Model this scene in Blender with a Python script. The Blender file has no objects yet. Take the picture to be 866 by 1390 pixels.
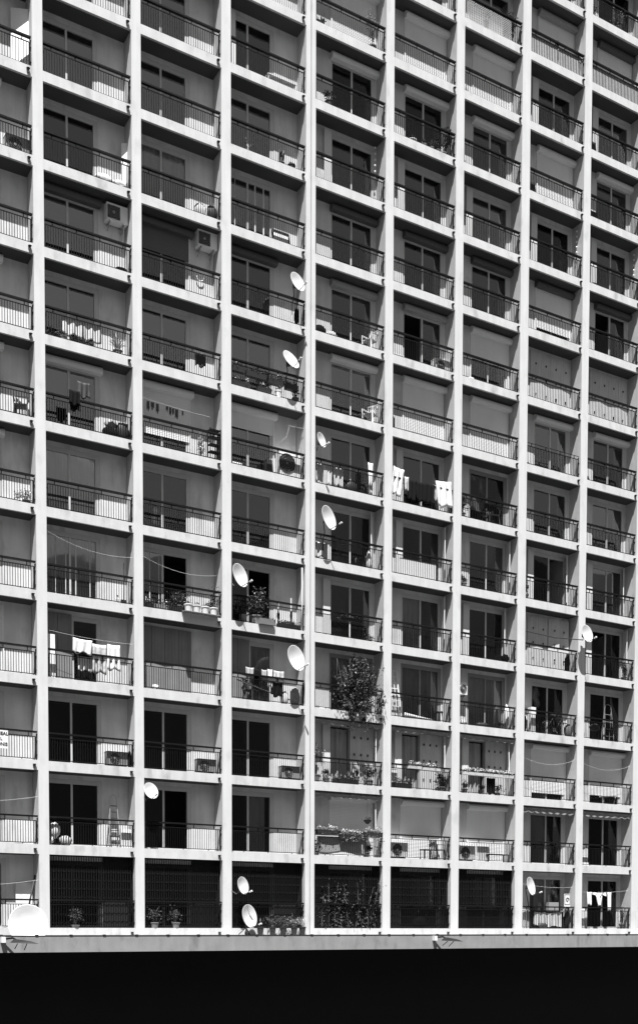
import bpy, math, random
from mathutils import Vector, Matrix
R = math.radians
sc = bpy.context.scene
col = sc.collection
rnd = random.Random(7)

# ---------------------------------------------------------------- camera
def make_camera():
    yaw, pitch, roll = 0.5271, -0.0452, 0.0022
    f = Vector((math.sin(yaw)*math.cos(pitch), math.cos(yaw)*math.cos(pitch), math.sin(pitch)))
    r = Vector((math.cos(yaw), -math.sin(yaw), 0)); u = r.cross(f)
    r2 = r*math.cos(roll)+u*math.sin(roll); u2 = -r*math.sin(roll)+u*math.cos(roll)
    cam = bpy.data.cameras.new('camera'); o = bpy.data.objects.new('camera', cam); col.objects.link(o)
    m = Matrix((r2, u2, -f)).transposed().to_4x4(); m.translation = Vector((-11.168, -36.957, 0.05))
    o.matrix_world = m
    cam.sensor_fit = 'HORIZONTAL'; cam.sensor_width = 36; cam.lens = 1536.74/866*36
    cam.shift_y = 0.7316; cam.clip_end = 6000
    sc.camera = o
make_camera()
# ---------------------------------------------------------------- light
SUN = Vector((-.55, -1, 2.36)).normalized()
w = bpy.data.worlds.new('World'); sc.world = w; w.use_nodes = True
nt = w.node_tree; bg = nt.nodes['Background']
sky = nt.nodes.new('ShaderNodeTexSky'); sky.sky_type = 'NISHITA'; sky.sun_disc = False; sky.dust_density = 0
sky.sun_elevation = math.asin(SUN.z); sky.sun_rotation = math.atan2(SUN.x, SUN.y) % (2*math.pi)
bw = nt.nodes.new('ShaderNodeRGBToBW')            # the photograph is black and white
nt.links.new(sky.outputs[0], bw.inputs[0]); nt.links.new(bw.outputs[0], bg.inputs[0])
bg.inputs[1].default_value = 0.07
sl = bpy.data.lights.new('sun', 'SUN'); sl.energy = 5.0; sl.angle = R(.5); sl.color = (1, 1, 1)
so = bpy.data.objects.new('sun', sl); col.objects.link(so); so.rotation_euler = SUN.to_track_quat('Z', 'Y').to_euler()
sc.view_settings.view_transform = 'Standard'; sc.view_settings.look = 'None'
sc.view_settings.exposure = 0.90; sc.view_settings.gamma = 1
sc.view_settings.use_curve_mapping = False

# ---------------------------------------------------------------- materials
def mat(name, v, rough=.7, noise=0., scale=3., streak=0., metal=0., bump=0., fine=0., island=0., spec=.5, patch=0.):
    m = bpy.data.materials.new(name); m.use_nodes = True; n = m.node_tree.nodes; L = m.node_tree.links
    b = n['Principled BSDF']; b.inputs['Roughness'].default_value = rough; b.inputs['Metallic'].default_value = metal
    b.inputs['Specular IOR Level'].default_value = spec
    b.inputs['Base Color'].default_value = (v, v, v, 1)
    if noise or streak or fine or island:
        tc = n.new('ShaderNodeTexCoord'); cur = None
        def add(val_socket, amt, cur):
            ma = n.new('ShaderNodeMath'); ma.operation = 'MULTIPLY_ADD'
            L.new(val_socket, ma.inputs[0]); ma.inputs[1].default_value = 2*amt; 
            if cur is None: ma.inputs[2].default_value = 1-amt
            else:
                s = n.new('ShaderNodeMath'); s.operation = 'SUBTRACT'; L.new(cur, s.inputs[0]); s.inputs[1].default_value = amt
                L.new(s.outputs[0], ma.inputs[2])
            return ma.outputs[0]
        def nz(sc_, vec=(1, 1, 1), det=4):
            mp = n.new('ShaderNodeMapping'); mp.inputs['Scale'].default_value = vec; L.new(tc.outputs['Object'], mp.inputs[0])
            t = n.new('ShaderNodeTexNoise'); t.inputs['Scale'].default_value = sc_; t.inputs['Detail'].default_value = det
            L.new(mp.outputs[0], t.inputs[0]); return t.outputs[0]
        if noise: cur = add(nz(scale), noise, cur)
        if streak: cur = add(nz(5, (1, 1, .09)), streak, cur)
        if fine: cur = add(nz(34, (1, 1, 1), 3), fine, cur)
        if island:
            g = n.new('ShaderNodeNewGeometry'); cur = add(g.outputs['Random Per Island'], island, cur)
        if patch:
            mr = n.new('ShaderNodeMapRange'); L.new(nz(2.3, (1, 1, .45), 6), mr.inputs[0]); mr.inputs[1].default_value = .56; mr.inputs[2].default_value = .72
            mr.inputs[3].default_value = 1; mr.inputs[4].default_value = 1-patch
            mm = n.new('ShaderNodeMath'); mm.operation = 'MULTIPLY'; L.new(cur, mm.inputs[0]); L.new(mr.outputs[0], mm.inputs[1]); cur = mm.outputs[0]
        mu = n.new('ShaderNodeMath'); mu.operation = 'MULTIPLY'; L.new(cur, mu.inputs[0]); mu.inputs[1].default_value = v; mu.use_clamp = True
        L.new(mu.outputs[0], b.inputs['Base Color'])
        if bump:
            bp = n.new('ShaderNodeBump'); bp.inputs['Strength'].default_value = bump; bp.inputs['Distance'].default_value = .02
            L.new(cur, bp.inputs['Height']); L.new(bp.outputs[0], b.inputs['Normal'])
    return m
M = {}
M['paint'] = mat('white_painted_concrete', .625, .75, .10, 1.1, .14, bump=.25, fine=.08, patch=.16)
M['side'] = mat('side_wall_shade_tone', .52, .85, .12, 2, .14, bump=.2, fine=.08, patch=.2)  # darker than the column paint: shade put into the colour
M['slab'] = mat('white_slab_edge', .59, .78, .16, 2.2, .16, bump=.3, fine=.12, patch=.28)
M['floor'] = mat('bounce_cutting_floor', .05, .6, .15, 3)  # darkened to cut the light bounced up to the ceilings
M['soffit'] = mat('soffit_shade_tone', .06, .8, .18, 1.2, 0, fine=.1)  # ceiling shade deepened by a very dark colour
M['wall'] = mat('balcony_wall_render', .71, .85, .18, 1.6, .18, bump=.3, fine=.10, patch=.2)
M['fascia'] = mat('podium_concrete', .27, .85, .22, 2.0, .15, bump=.3, fine=.16, patch=.3)
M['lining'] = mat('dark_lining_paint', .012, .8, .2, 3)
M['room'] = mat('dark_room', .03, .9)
M['under'] = mat('undercroft_deep_shade', .006, .9, .3, 1.)  # near-black colour stands in for the undercroft's deep shade
M['iron'] = mat('black_painted_iron', .007, .65, spec=.15)
M['grille'] = mat('grey_grille_iron', .014, .6, .3, 12, spec=.2)
M['iron2'] = mat('dark_weathered_iron', .03, .6, .3, 12)
M['frame'] = mat('white_window_frame', .62, .45, .08, 6)
M['frameg'] = mat('grey_window_frame', .30, .45, .1, 6)
M['shut'] = mat('white_roller_shutter', .86, .6, .06, 1.6, .05)
M['shutd'] = mat('dark_roller_shutter', .13, .6, .1, 1.6, .05)
M['box_l'] = mat('white_shutter_box', .86, .5, .06, 3)
M['box_m'] = mat('grey_shutter_box', .34, .5, .06, 3)
M['box_d'] = mat('dark_shutter_box', .09, .5, .1, 3)
M['leaf'] = mat('white_shutter_leaf', .68, .6, .08, 3, .08)
M['wood'] = mat('weathered_grey_timber', .24, .8, .18, 2.5, .3, fine=.1)
M['woodl'] = mat('pale_painted_timber', .58, .8, .14, 3, .16, fine=.06)
M['c1'] = mat('dark_curtain', .46, .9, .2, 2, .42); M['c2'] = mat('grey_curtain', .66, .9, .15, 2, .36)  # streaks paint the light and shade of the folds
M['c3'] = mat('pale_curtain', .78, .9, .12, 2, .25); M['c4'] = mat('white_curtain', .9, .9, .08, 2)  # pale curtain's streaks paint fold shading; the white one has none
M['dish'] = mat('white_dish_paint', .66, .45, .10, 3, fine=.06)
M['white'] = mat('white_plastic', .82, .45, .05, 5)
M['cloth'] = mat('white_cloth', .74, .9, .12, 6, .3)
M['clothg'] = mat('grey_cloth', .4, .9, .2, 6)
M['clothp'] = mat('patterned_cloth', .5, .9, .75, 9)
M['clothb'] = mat('black_cloth', .010, .95, spec=.1)
M['grey'] = mat('grey_plastic', .3, .5, .1, 5)
M['dark'] = mat('dark_plastic', .03, .5, .2, 5)
M['alu'] = mat('brushed_aluminium', .55, .35, .1, 8, metal=.6)
M['leaves'] = mat('leaves', .052, .6, island=.75, noise=.25, scale=6)
M['leavesd'] = mat('dark_leaves', .05, .6, island=.8)
M['leavesl'] = mat('pale_leaves', .22, .6, island=.6)
M['petal'] = mat('petals', .75, .7, island=.3)
M['bark'] = mat('bark', .12, .9, .3, 10)
M['terra'] = mat('terracotta', .2, .8, .2, 8)
M['soil'] = mat('soil', .03, .95)
M['reed'] = mat('reed_screen', .5, .9, .25, 9, .4, fine=.2)
M['text'] = mat('black_ink', .02, .7)
M['ground'] = mat('paving', .05, .9, .2, .3, fine=.2)
M['hill'] = mat('dark_blocker_ring', .025, .95, .4, .05)  # for the unseen ring added to darken window reflections
def glass(ior=1.5, name='window_glass'):
    m = bpy.data.materials.new(name); m.use_nodes = True; n = m.node_tree.nodes; L = m.node_tree.links
    n.remove(n['Principled BSDF']); out = n['Material Output']
    t = n.new('ShaderNodeBsdfTransparent'); t.inputs[0].default_value = (.84, .84, .84, 1)
    g = n.new('ShaderNodeBsdfGlossy'); g.inputs['Roughness'].default_value = .02; g.inputs[0].default_value = (.9, .9, .9, 1)
    fr = n.new('ShaderNodeFresnel'); fr.inputs[0].default_value = ior
    mx = n.new('ShaderNodeMixShader'); L.new(fr.outputs[0], mx.inputs[0]); L.new(t.outputs[0], mx.inputs[1]); L.new(g.outputs[0], mx.inputs[2])
    tc = n.new('ShaderNodeTexCoord'); nz = n.new('ShaderNodeTexNoise'); nz.inputs['Scale'].default_value = 1.3; nz.inputs['Detail'].default_value = 1
    bp = n.new('ShaderNodeBump'); bp.inputs['Strength'].default_value = .04; bp.inputs['Distance'].default_value = .05
    L.new(tc.outputs['Object'], nz.inputs[0]); L.new(nz.outputs[0], bp.inputs['Height']); L.new(bp.outputs[0], g.inputs['Normal'])
    L.new(mx.outputs[0], out.inputs[0]); return m
M['glass'] = glass()
M['glass2'] = glass(2.1, 'coated_window_glass'); M['glass3'] = glass(3.0, 'mirrored_window_glass')

# ---------------------------------------------------------------- mesh helper
class MB:
    def __init__(s): s.v = []; s.f = []
    def add(s, vs, fs):
        o = len(s.v); s.v += [tuple(p) for p in vs]; s.f += [tuple(i+o for i in f) for f in fs]; return s
    def box(s, x0, x1, y0, y1, z0, z1):
        return s.add([(x0,y0,z0),(x1,y0,z0),(x1,y1,z0),(x0,y1,z0),(x0,y0,z1),(x1,y0,z1),(x1,y1,z1),(x0,y1,z1)],
                     [(0,3,2,1),(4,5,6,7),(0,1,5,4),(1,2,6,5),(2,3,7,6),(3,0,4,7)])
    def prism(s, prof, x0, x1):                       # profile in (y,z), extruded along x
        n = len(prof)
        return s.add([(x0,y,z) for y,z in prof]+[(x1,y,z) for y,z in prof],
                     [tuple(range(n))[::-1], tuple(range(n,2*n))]+[(i,(i+1)%n,n+(i+1)%n,n+i) for i in range(n)])
    def bar(s, a, b, t, t2=None):                     # square bar between two points
        a = Vector(a); b = Vector(b); d = (b-a).normalized(); up = Vector((0,0,1)) if abs(d.z) < .9 else Vector((0,1,0))
        x = d.cross(up).normalized()*(t/2); y = d.cross(x).normalized()*((t2 or t)/2)
        vs = [a-x-y,a+x-y,a+x+y,a-x+y,b-x-y,b+x-y,b+x+y,b-x+y]
        return s.add(vs, [(0,3,2,1),(4,5,6,7),(0,1,5,4),(1,2,6,5),(2,3,7,6),(3,0,4,7)])
    def tube(s, pts, r, n=6, cap=True):
        pts = [Vector(p) for p in pts]; rs = r if isinstance(r, (list, tuple)) else [r]*len(pts); rings = []; o = len(s.v)
        for i, p in enumerate(pts):
            d = (pts[min(i+1,len(pts)-1)]-pts[max(i-1,0)]).normalized()
            up = Vector((0,0,1)) if abs(d.z) < .9 else Vector((0,1,0)); x = d.cross(up).normalized(); y = d.cross(x)
            s.v += [tuple(p+(x*math.cos(2*math.pi*k/n)+y*math.sin(2*math.pi*k/n))*rs[i]) for k in range(n)]
        for i in range(len(pts)-1):
            for k in range(n): s.f.append((o+i*n+k, o+i*n+(k+1)%n, o+(i+1)*n+(k+1)%n, o+(i+1)*n+k))
        if cap: s.f.append(tuple(o+k for k in range(n))[::-1]); s.f.append(tuple(o+(len(pts)-1)*n+k for k in range(n)))
        return s
    def lathe(s, c, prof, n=14, axis='z'):            # prof [(r,z)]
        o = len(s.v); c = Vector(c)
        for r, z in prof:
            for k in range(n):
                a = 2*math.pi*k/n
                p = (r*math.cos(a), r*math.sin(a), z) if axis == 'z' else (r*math.cos(a), z, r*math.sin(a))
                s.v.append(tuple(c+Vector(p)))
        for i in range(len(prof)-1):
            for k in range(n): s.f.append((o+i*n+k, o+i*n+(k+1)%n, o+(i+1)*n+(k+1)%n, o+(i+1)*n+k))
        s.f.append(tuple(o+k for k in range(n))[::-1]); s.f.append(tuple(o+(len(prof)-1)*n+k for k in range(n))); return s
    def blob(s, c, r, n=10, jit=.12, rg=rnd):
        rows = 7; o = len(s.v)
        for i in range(rows):
            t = math.pi*(i+.5)/rows
            for k in range(n):
                a = 2*math.pi*k/n; j = 1+rg.uniform(-jit, jit)
                s.v.append((c[0]+r[0]*math.sin(t)*math.cos(a)*j, c[1]+r[1]*math.sin(t)*math.sin(a)*j, c[2]+r[2]*math.cos(t)*j))
        for i in range(rows-1):
            for k in range(n): s.f.append((o+i*n+k, o+(i+1)*n+k, o+(i+1)*n+(k+1)%n, o+i*n+(k+1)%n))
        s.f.append(tuple(o+k for k in range(n))); s.f.append(tuple(o+(rows-1)*n+k for k in range(n))[::-1]); return s
    def leaf(s, c, size, rg, d=None):
        d = d or Vector((rg.gauss(0,1), rg.gauss(0,1), rg.gauss(0,1)+.2)).normalized()
        q = d.cross(Vector((rg.gauss(0,1), rg.gauss(0,1), rg.gauss(0,1)))).normalized(); c = Vector(c); n_ = d.cross(q)*size*.12
        return s.add([c, c+d*size*.5+q*size*.28+n_, c+d*size, c+d*size*.5-q*size*.28+n_], [(0,1,2),(0,2,3)])
    def bush(s, c, r, n, size, rg, clumps=7):
        cs = []
        for _ in range(clumps):
            v = Vector((rg.gauss(0,1), rg.gauss(0,1), rg.gauss(0,1))).normalized()*rg.uniform(.2,.85); cs.append((v, rg.uniform(.25,.5)))
        for _ in range(n):
            v, k = rg.choice(cs); p = v+Vector((rg.gauss(0,1), rg.gauss(0,1), rg.gauss(0,1)))*k*.6
            s.leaf((c[0]+p.x*r[0], c[1]+p.y*r[1], c[2]+p.z*r[2]), size*rg.uniform(.6,1.3), rg)
        return s
    def blade(s, base, tip, w_, rg):                  # long drooping blade
        b = Vector(base); t = Vector(tip); m = (b+t)/2+Vector((0,0,(t-b).length*.18)); x = (t-b).cross(Vector((0,0,1)))
        x = (x.normalized() if x.length > 1e-4 else Vector((1,0,0)))*w_/2
        return s.add([b-x*.7, b+x*.7, m+x, m-x, t], [(0,1,2,3),(3,2,4)])
    def build(s, name, m, parent=None, smooth=False, loc=None, link=True):
        me = bpy.data.meshes.new(name); me.from_pydata(s.v, [], s.f); me.materials.append(M[m] if isinstance(m, str) else m)
        if smooth:
            for p in me.polygons: p.use_smooth = True
        o = bpy.data.objects.new(name, me); col.objects.link(o)
        if parent: o.parent = parent
        if loc: o.location = loc
        return o
def tag(o, label=None, cat=None, group=None, kind=None):
    for k, v in (('label', label), ('category', cat), ('group', group), ('kind', kind)):
        if v: o[k] = v
    return o
def thing(name, label, cat, loc, group=None, rz=0):
    o = bpy.data.objects.new(name, None); col.objects.link(o); o.location = loc; o.rotation_euler = (0, 0, rz); o.empty_display_size = .2
    return tag(o, label, cat, group)

# ---------------------------------------------------------------- layout of the facade
H = 2.75; TH = .32; D = .68; DEEP = 2.7
COLS = [(-6.98,-6.64),(-3.65,-3.30),(-.32,.02),(3.03,3.36),(6.34,6.70),(9.73,10.13),(13.2,13.56),(16.5,16.88),(19.82,20.24),(23.2,23.58),(26.55,26.97),(29.9,30.3),(33.25,33.6)]
# bay b lies between COLS[b+1] and COLS[b+2]
NF = 17
def L_(b): return COLS[b+1][1]
def R_(b): return COLS[b+2][0]
def typ(b): return 'A' if b <= 3 else 'B'
def win(b):
    l, r = L_(b), R_(b)
    return (l+.03, l+2.06) if typ(b) == 'A' else (r-2.04, r-.07)
def P(b, s, u, y, z): return Vector((L_(b)+u, y, s*H+z))

# ground, unseen dark ring added behind the camera to darken window reflections
MB().box(-900, 900, -900, 900, -6.4, -6.0).build('ground', 'ground')['kind'] = 'structure'
def reflection_blocker():
    m = MB(); n = 90; rg = random.Random(3)
    pts = []
    for i in range(n+1):
        a = math.pi*(1.0+i/n)+0.0
        h = 128+16*math.sin(i*.23)+6*math.sin(i*.61+1)+rg.uniform(-2, 2); pts.append((a, h))
    for a, h in pts:
        c, s_ = math.cos(a), math.sin(a)
        m.v += [(c*230+10, s_*230-20, -6.2), (c*285+10, s_*285-20, h*.6), (c*350+10, s_*350-20, h), (c*440+10, s_*440-20, -6.2)]
    for i in range(n):
        for k in range(3): o = i*4+k; m.f.append((o, o+4, o+5, o+1))
    m.build('reflection_blocker', 'hill')['kind'] = 'structure'
reflection_blocker()

B = thing('apartment_building', 'white concrete apartment tower with a grid of shallow railed balconies over a podium', 'building', (0, 0, -6))
OFF = Vector((0, 0, 6))
def part(mb, name, m, parent=None, smooth=False):
    o = mb.build(name, m, parent or B, smooth)
    if parent is None: o.location = OFF
    return o
NIND = {'railing': 100, 'drain_spout': 100, 'sliding_window': 100}
cnt = {}; rest = {}
def add_part(kind, mb, m, visible=True):
    """one object per bay for the largest hundred, the others gathered in one"""
    c = cnt.get(kind, 0)
    if c < 99 and visible:
        cnt[kind] = c+1; return part(mb, kind, m)
    rest.setdefault((kind, m), MB()).add(mb.v, mb.f); return None
def sub(kind, mb, m, parent, smooth=False):
    if parent is None: rest.setdefault((kind, m), MB()).add(mb.v, mb.f); return
    return mb.build(kind, m, parent, smooth)

# columns: fins that run back as party walls
for i, (a, b) in enumerate(COLS):
    m = MB()
    if i == 5:                                        # movement joint down the middle of this one
        m.box(a, a+.18, 0, DEEP, -.24, NF*H); m.box(a+.23, b, 0, DEEP, -.24, NF*H); m.box(a+.18, a+.23, .18, DEEP, -.24, NF*H)
    else: m.box(a, b, 0, DEEP, -.24, NF*H)
    part(m, 'column', 'paint')
    if i: part(MB().box(a-.006, a-.002, .012, D, -.24, NF*H), 'side_shade_skin', 'side')  # thin skin carrying the shade of the left-facing sides in its colour
for k in range(NF+1):
    m = MB()
    for b in range(-1, len(COLS)-2):
        z1 = k*H; z0 = z1-(TH if k else .24); l, r = L_(b), R_(b)
        m.box(l, r, 0.004, .11, z0, z1)               # edge upstand with the drip
    part(m, 'floor_slab', 'slab')
    m = MB()
    for b in range(-1, len(COLS)-2): m.box(L_(b), R_(b), .11, DEEP, (k*H-TH if k else -.24)+.004, k*H-.01)
    part(m, 'balcony_floor', 'floor')
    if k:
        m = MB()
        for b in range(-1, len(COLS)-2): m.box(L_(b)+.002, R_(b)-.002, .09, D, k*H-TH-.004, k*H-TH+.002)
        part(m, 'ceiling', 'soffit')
m = MB()
for b in range(-1, len(COLS)-2):
    for s in range(NF):
        l, r = L_(b), R_(b); w0, w1 = win(b); z0 = s*H-.008; z1 = (s+1)*H-TH
        m.box(l, w0, D, D+.16, z0, z1); m.box(w1, r, D, D+.16, z0, z1); m.box(w0, w1, D, D+.16, z0+2.29, z1)
part(m, 'back_wall', 'wall')
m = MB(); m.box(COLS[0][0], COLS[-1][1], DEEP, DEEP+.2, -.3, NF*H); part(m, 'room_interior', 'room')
# podium and undercroft
m = MB(); m.box(COLS[0][0]-2, COLS[-1][1]+2, -1.0, -.9, -.79, -.245); part(m, 'podium_fascia', 'fascia')
m = MB(); m.box(-.3, COLS[-1][1]+2, -.899, DEEP, -.78, -.249); m.box(COLS[0][0]-2, -.302, -.899, DEEP, -.78, -.70); part(m, 'podium_terrace', 'fascia')
m = MB()
x = COLS[0][0]-1.7
while x < COLS[-1][1]+1: m.box(x, x+.1, -1.03, -.98, -.245, -.215); x += 1.13
m.box(COLS[0][0]-2, COLS[-1][1]+2, -1.012, -.985, -.262, -.243); part(m, 'ledge_shadow_line', 'iron2')  # dark strip and dashes stand in for the ledge's shadow line
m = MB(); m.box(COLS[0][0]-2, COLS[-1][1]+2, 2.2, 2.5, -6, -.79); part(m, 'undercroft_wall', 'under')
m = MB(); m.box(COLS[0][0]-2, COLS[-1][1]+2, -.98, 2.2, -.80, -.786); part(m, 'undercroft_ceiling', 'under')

# ---------------------------------------------------------------- what stands in each bay
SPEC = {
 0: ['W22','W00','W00','S50 W00','W00','W23 Bl','W33 Bl','W33 Bl','W00','W33 Bl','W11','W22'],
 1: ['G W00','W00','W00','p W01','W22 q','W11','Bl W44','W33','W11 Bd','W12','W32','W33'],
 2: ['G W00','W0x','W00','P','W2x q','W11','S70 Bl W22','W23','S38 D Bd W11','W12','W33','W33'],
 3: ['G W00','W01','W00','p W10','W0x','W12','S28 Bl W33','W33','Bd W12','W22 q','W21','W01','W11'],
 4: ['G W00','S100 Bl A','H A','W11 g','L W12','W21 R','W22','W33 Bl','Bm W22','Bd W21','L W21','Bl W21','S100 Bl'],
 5: ['G W00','S100 Bl','H A','W11 g','R W20','L R W22','L W32','S86 Bl W00','Bm Wx2','Bd W33','L W21','Bl W11','S100 Bl','W21'],
 6: ['G W00','S100 Bl','H A','W22 g','L R W21','R W33','W33 g','S86 Bl W00','S46 Bl W00','Bd W11','L W11','Bl W12','S100 Bl','W11'],
 7: ['W12','A W01','S84 Bl W00','W32','N','L R W2x','W11','Bl W23','N','Bd S74 W00','L W21','S100 Bl','L W22','S100 Bm T','W11'],
 8: ['W22','A W10','S80 Bl W00','W22','L R Wx1','L R W10','W11','Bl W23','N','Bd Wx2','L W12','Bl W12','L W12','S100 Bd T','W11'],
}
seen = {0:12, 1:12, 2:12, 3:13, 4:13, 5:14, 6:14, 7:15, 8:15}
def rows_in(b, s): return s < seen.get(b, 0)
def spec(b, s):
    if b in SPEC and s < len(SPEC[b]):
        out = []
        for i, k in enumerate(SPEC[b][s].split()):
            if k[0] == 'W' and s >= 5:
                rg = random.Random(b*7+s*3); k = 'W'+''.join(c if c in '0x4' else str(int(c)+(1 if c != '1' or rg.random() < .6 else 0)) for c in k[1:])
            out.append(k)
        return ' '.join(out)
    rg = random.Random(b*31+s); return rg.choice(['W22', 'W11', 'W12', 'S100 Bl', 'W33 Bl'] if s else ['W11'])
order = sorted([(b, s) for b in range(-1, len(COLS)-2) for s in range(NF)],
               key=lambda q: (0 if (rows_in(*q) and q[0] > 0) else 1 if rows_in(*q) else 2, q[0] if q[0] < 9 else 99, q[1]))
def railing(b, s, vis):
    l, r = L_(b)+.02, R_(b)-.02; z = s*H; rg = random.Random(b*100+s)
    m = MB(); y = .09
    m.box(l+.045, r-.045, y-.012, y+.012, z+.765, z+.79)
    m.box(l+.045, r-.045, y-.012, y+.012, z+.045, z+.068)
    n = int(round((r-l-.1)/.087)); 
    for i in range(n+1):
        x = l+.05+(r-l-.1)*i/n; t = .014 if i in (0, n) else .0085
        m.box(x-t, x+t, y-t, y+t, z+.06, z+.775)
    for i in range(4):
        x = l+.28+(r-l-.56)*i/3; m.box(x-.012, x+.012, y-.012, y+.012, z+.775, z+.905)
    for x, sg in ((l, 1), (r, -1)):
        for zz in (.62, .17): m.box(min(x-.02*sg, x+.06*sg), max(x-.02*sg, x+.06*sg), y-.015, y+.015, z+zz, z+zz+.03)
        m.box(x+.005*sg-.012, x+.005*sg+.012, y+.02, y+.05, z+.03, z+.88)
    for x in (l+.5, (l+r)/2, r-.5): m.box(x-.01, x+.01, y-.01, y+.01, z-.005, z+.05)
    o = add_part('railing', m, 'iron', vis)
    hm = MB(); thin = (b == 7 and s == 7)
    hw, hh = (.012, .014) if thin else (.05, .052)
    hm.box(l, r, y-hw, y+hw, z+.90, z+.90+hh)
    sub('handrail', hm, 'iron', o)
    sp = MB(); x = R_(b)-.14
    sp.lathe((x, -.045, z-.17), [(.022, -.1), (.026, -.03), (.055, .03), (.065, .035)], 8)
    add_part('drain_spout', sp, 'iron2', vis)

def curtain(x0, x1, z0, z1, y, rg, amp=.035, wl=.13):
    m = MB(); n = max(4, int((x1-x0)/wl*6)); ph = rg.uniform(0, 6)
    for i in range(n+1):
        x = x0+(x1-x0)*i/n; yy = y+amp*math.sin(2*math.pi*x/wl+ph)+amp*.5*math.sin(2*math.pi*x/wl*.43+ph)
        m.v += [(x, yy, z0), (x+.01*math.sin(i), yy*1+.0, z1)]
        if i: o = (i-1)*2; m.f.append((o, o+2, o+3, o+1))
    return m
def window(b, s, tk, vis, x0=None, x1=None):
    rg = random.Random(b*977+s*13); w0, w1 = win(b)
    x0 = x0 or w0; x1 = x1 or w1; z = s*H; t = [k for k in tk if k[0] == 'W'][0]
    zb, zt = z+.0, z+2.18; y = D+.02
    fm = 'iron2' if 'G' in tk else 'frameg' if 'g' in tk else 'frame'
    m = MB(); c = .05; jw = .10
    m.box(x0, x1, y-.005, y+.10, zt, z+2.275); m.box(x1-jw, x1, y-.005, y+.10, zb, zt); m.box(x0, x0+.03, y-.005, y+.10, zb, zt)
    x0 += .03; x1 -= jw
    m.box(x0, x0+c, y, y+.09, zb, zt); m.box(x1-c, x1, y, y+.09, zb, zt); m.box(x0+c, x1-c, y, y+.09, zt-c, zt); m.box(x0+c, x1-c, y, y+.09, zb, zb+.03)
    xm = (x0+x1)/2; lo = t[1] == 'x'; ro = t[2] == 'x'
    k = .028
    if x1-x0 > 1.3:
        mx = xm
        m.box(mx-.035, mx+.035, y+.02, y+.06, zb+.03, zt-c)                     # meeting stile
        for a, q in ((x0+c, mx-.035), (mx+.035, x1-c)):
            m.box(a, q, y+.03, y+.055, zb+.03, zb+.09)
    o = add_part('sliding_window', m, fm, vis)
    sides = [(x0+c, xm-.02, t[1], lo), (xm+.02, x1-c, t[2], ro)] if x1-x0 > 1.3 else [(x0+c, x1-c, t[1], lo)]
    gl = 'glass' if s <= 3 else rg.choice(['glass', 'glass2', 'glass2', 'glass3'])
    if s >= 6 and t[1] in '34' and b <= 3: gl = 'glass3'
    for a, q, tone, op in sides:
        if not op:
            sub('pane', MB().box(a, q, y+.04, y+.046, zb+.06, zt-c), gl, o)
        if tone in '1234':
            full = rg.random() < (.9 if tone == '3' or tone == '4' else .8)
            if full: ra, rq = a, q
            else:
                wv = (q-a)*rg.uniform(.5, .8)
                ra, rq = (a, a+wv) if rg.random() < .5 else (q-wv, q)
            pl = 'q' in tk
            cm = curtain(ra-.03, rq+.03, zb+.03, zt-.02, y+.10, rg, (.06 if pl else .028), .17 if pl else .2)
            sub('curtain', cm, 'c'+tone, o)

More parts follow.
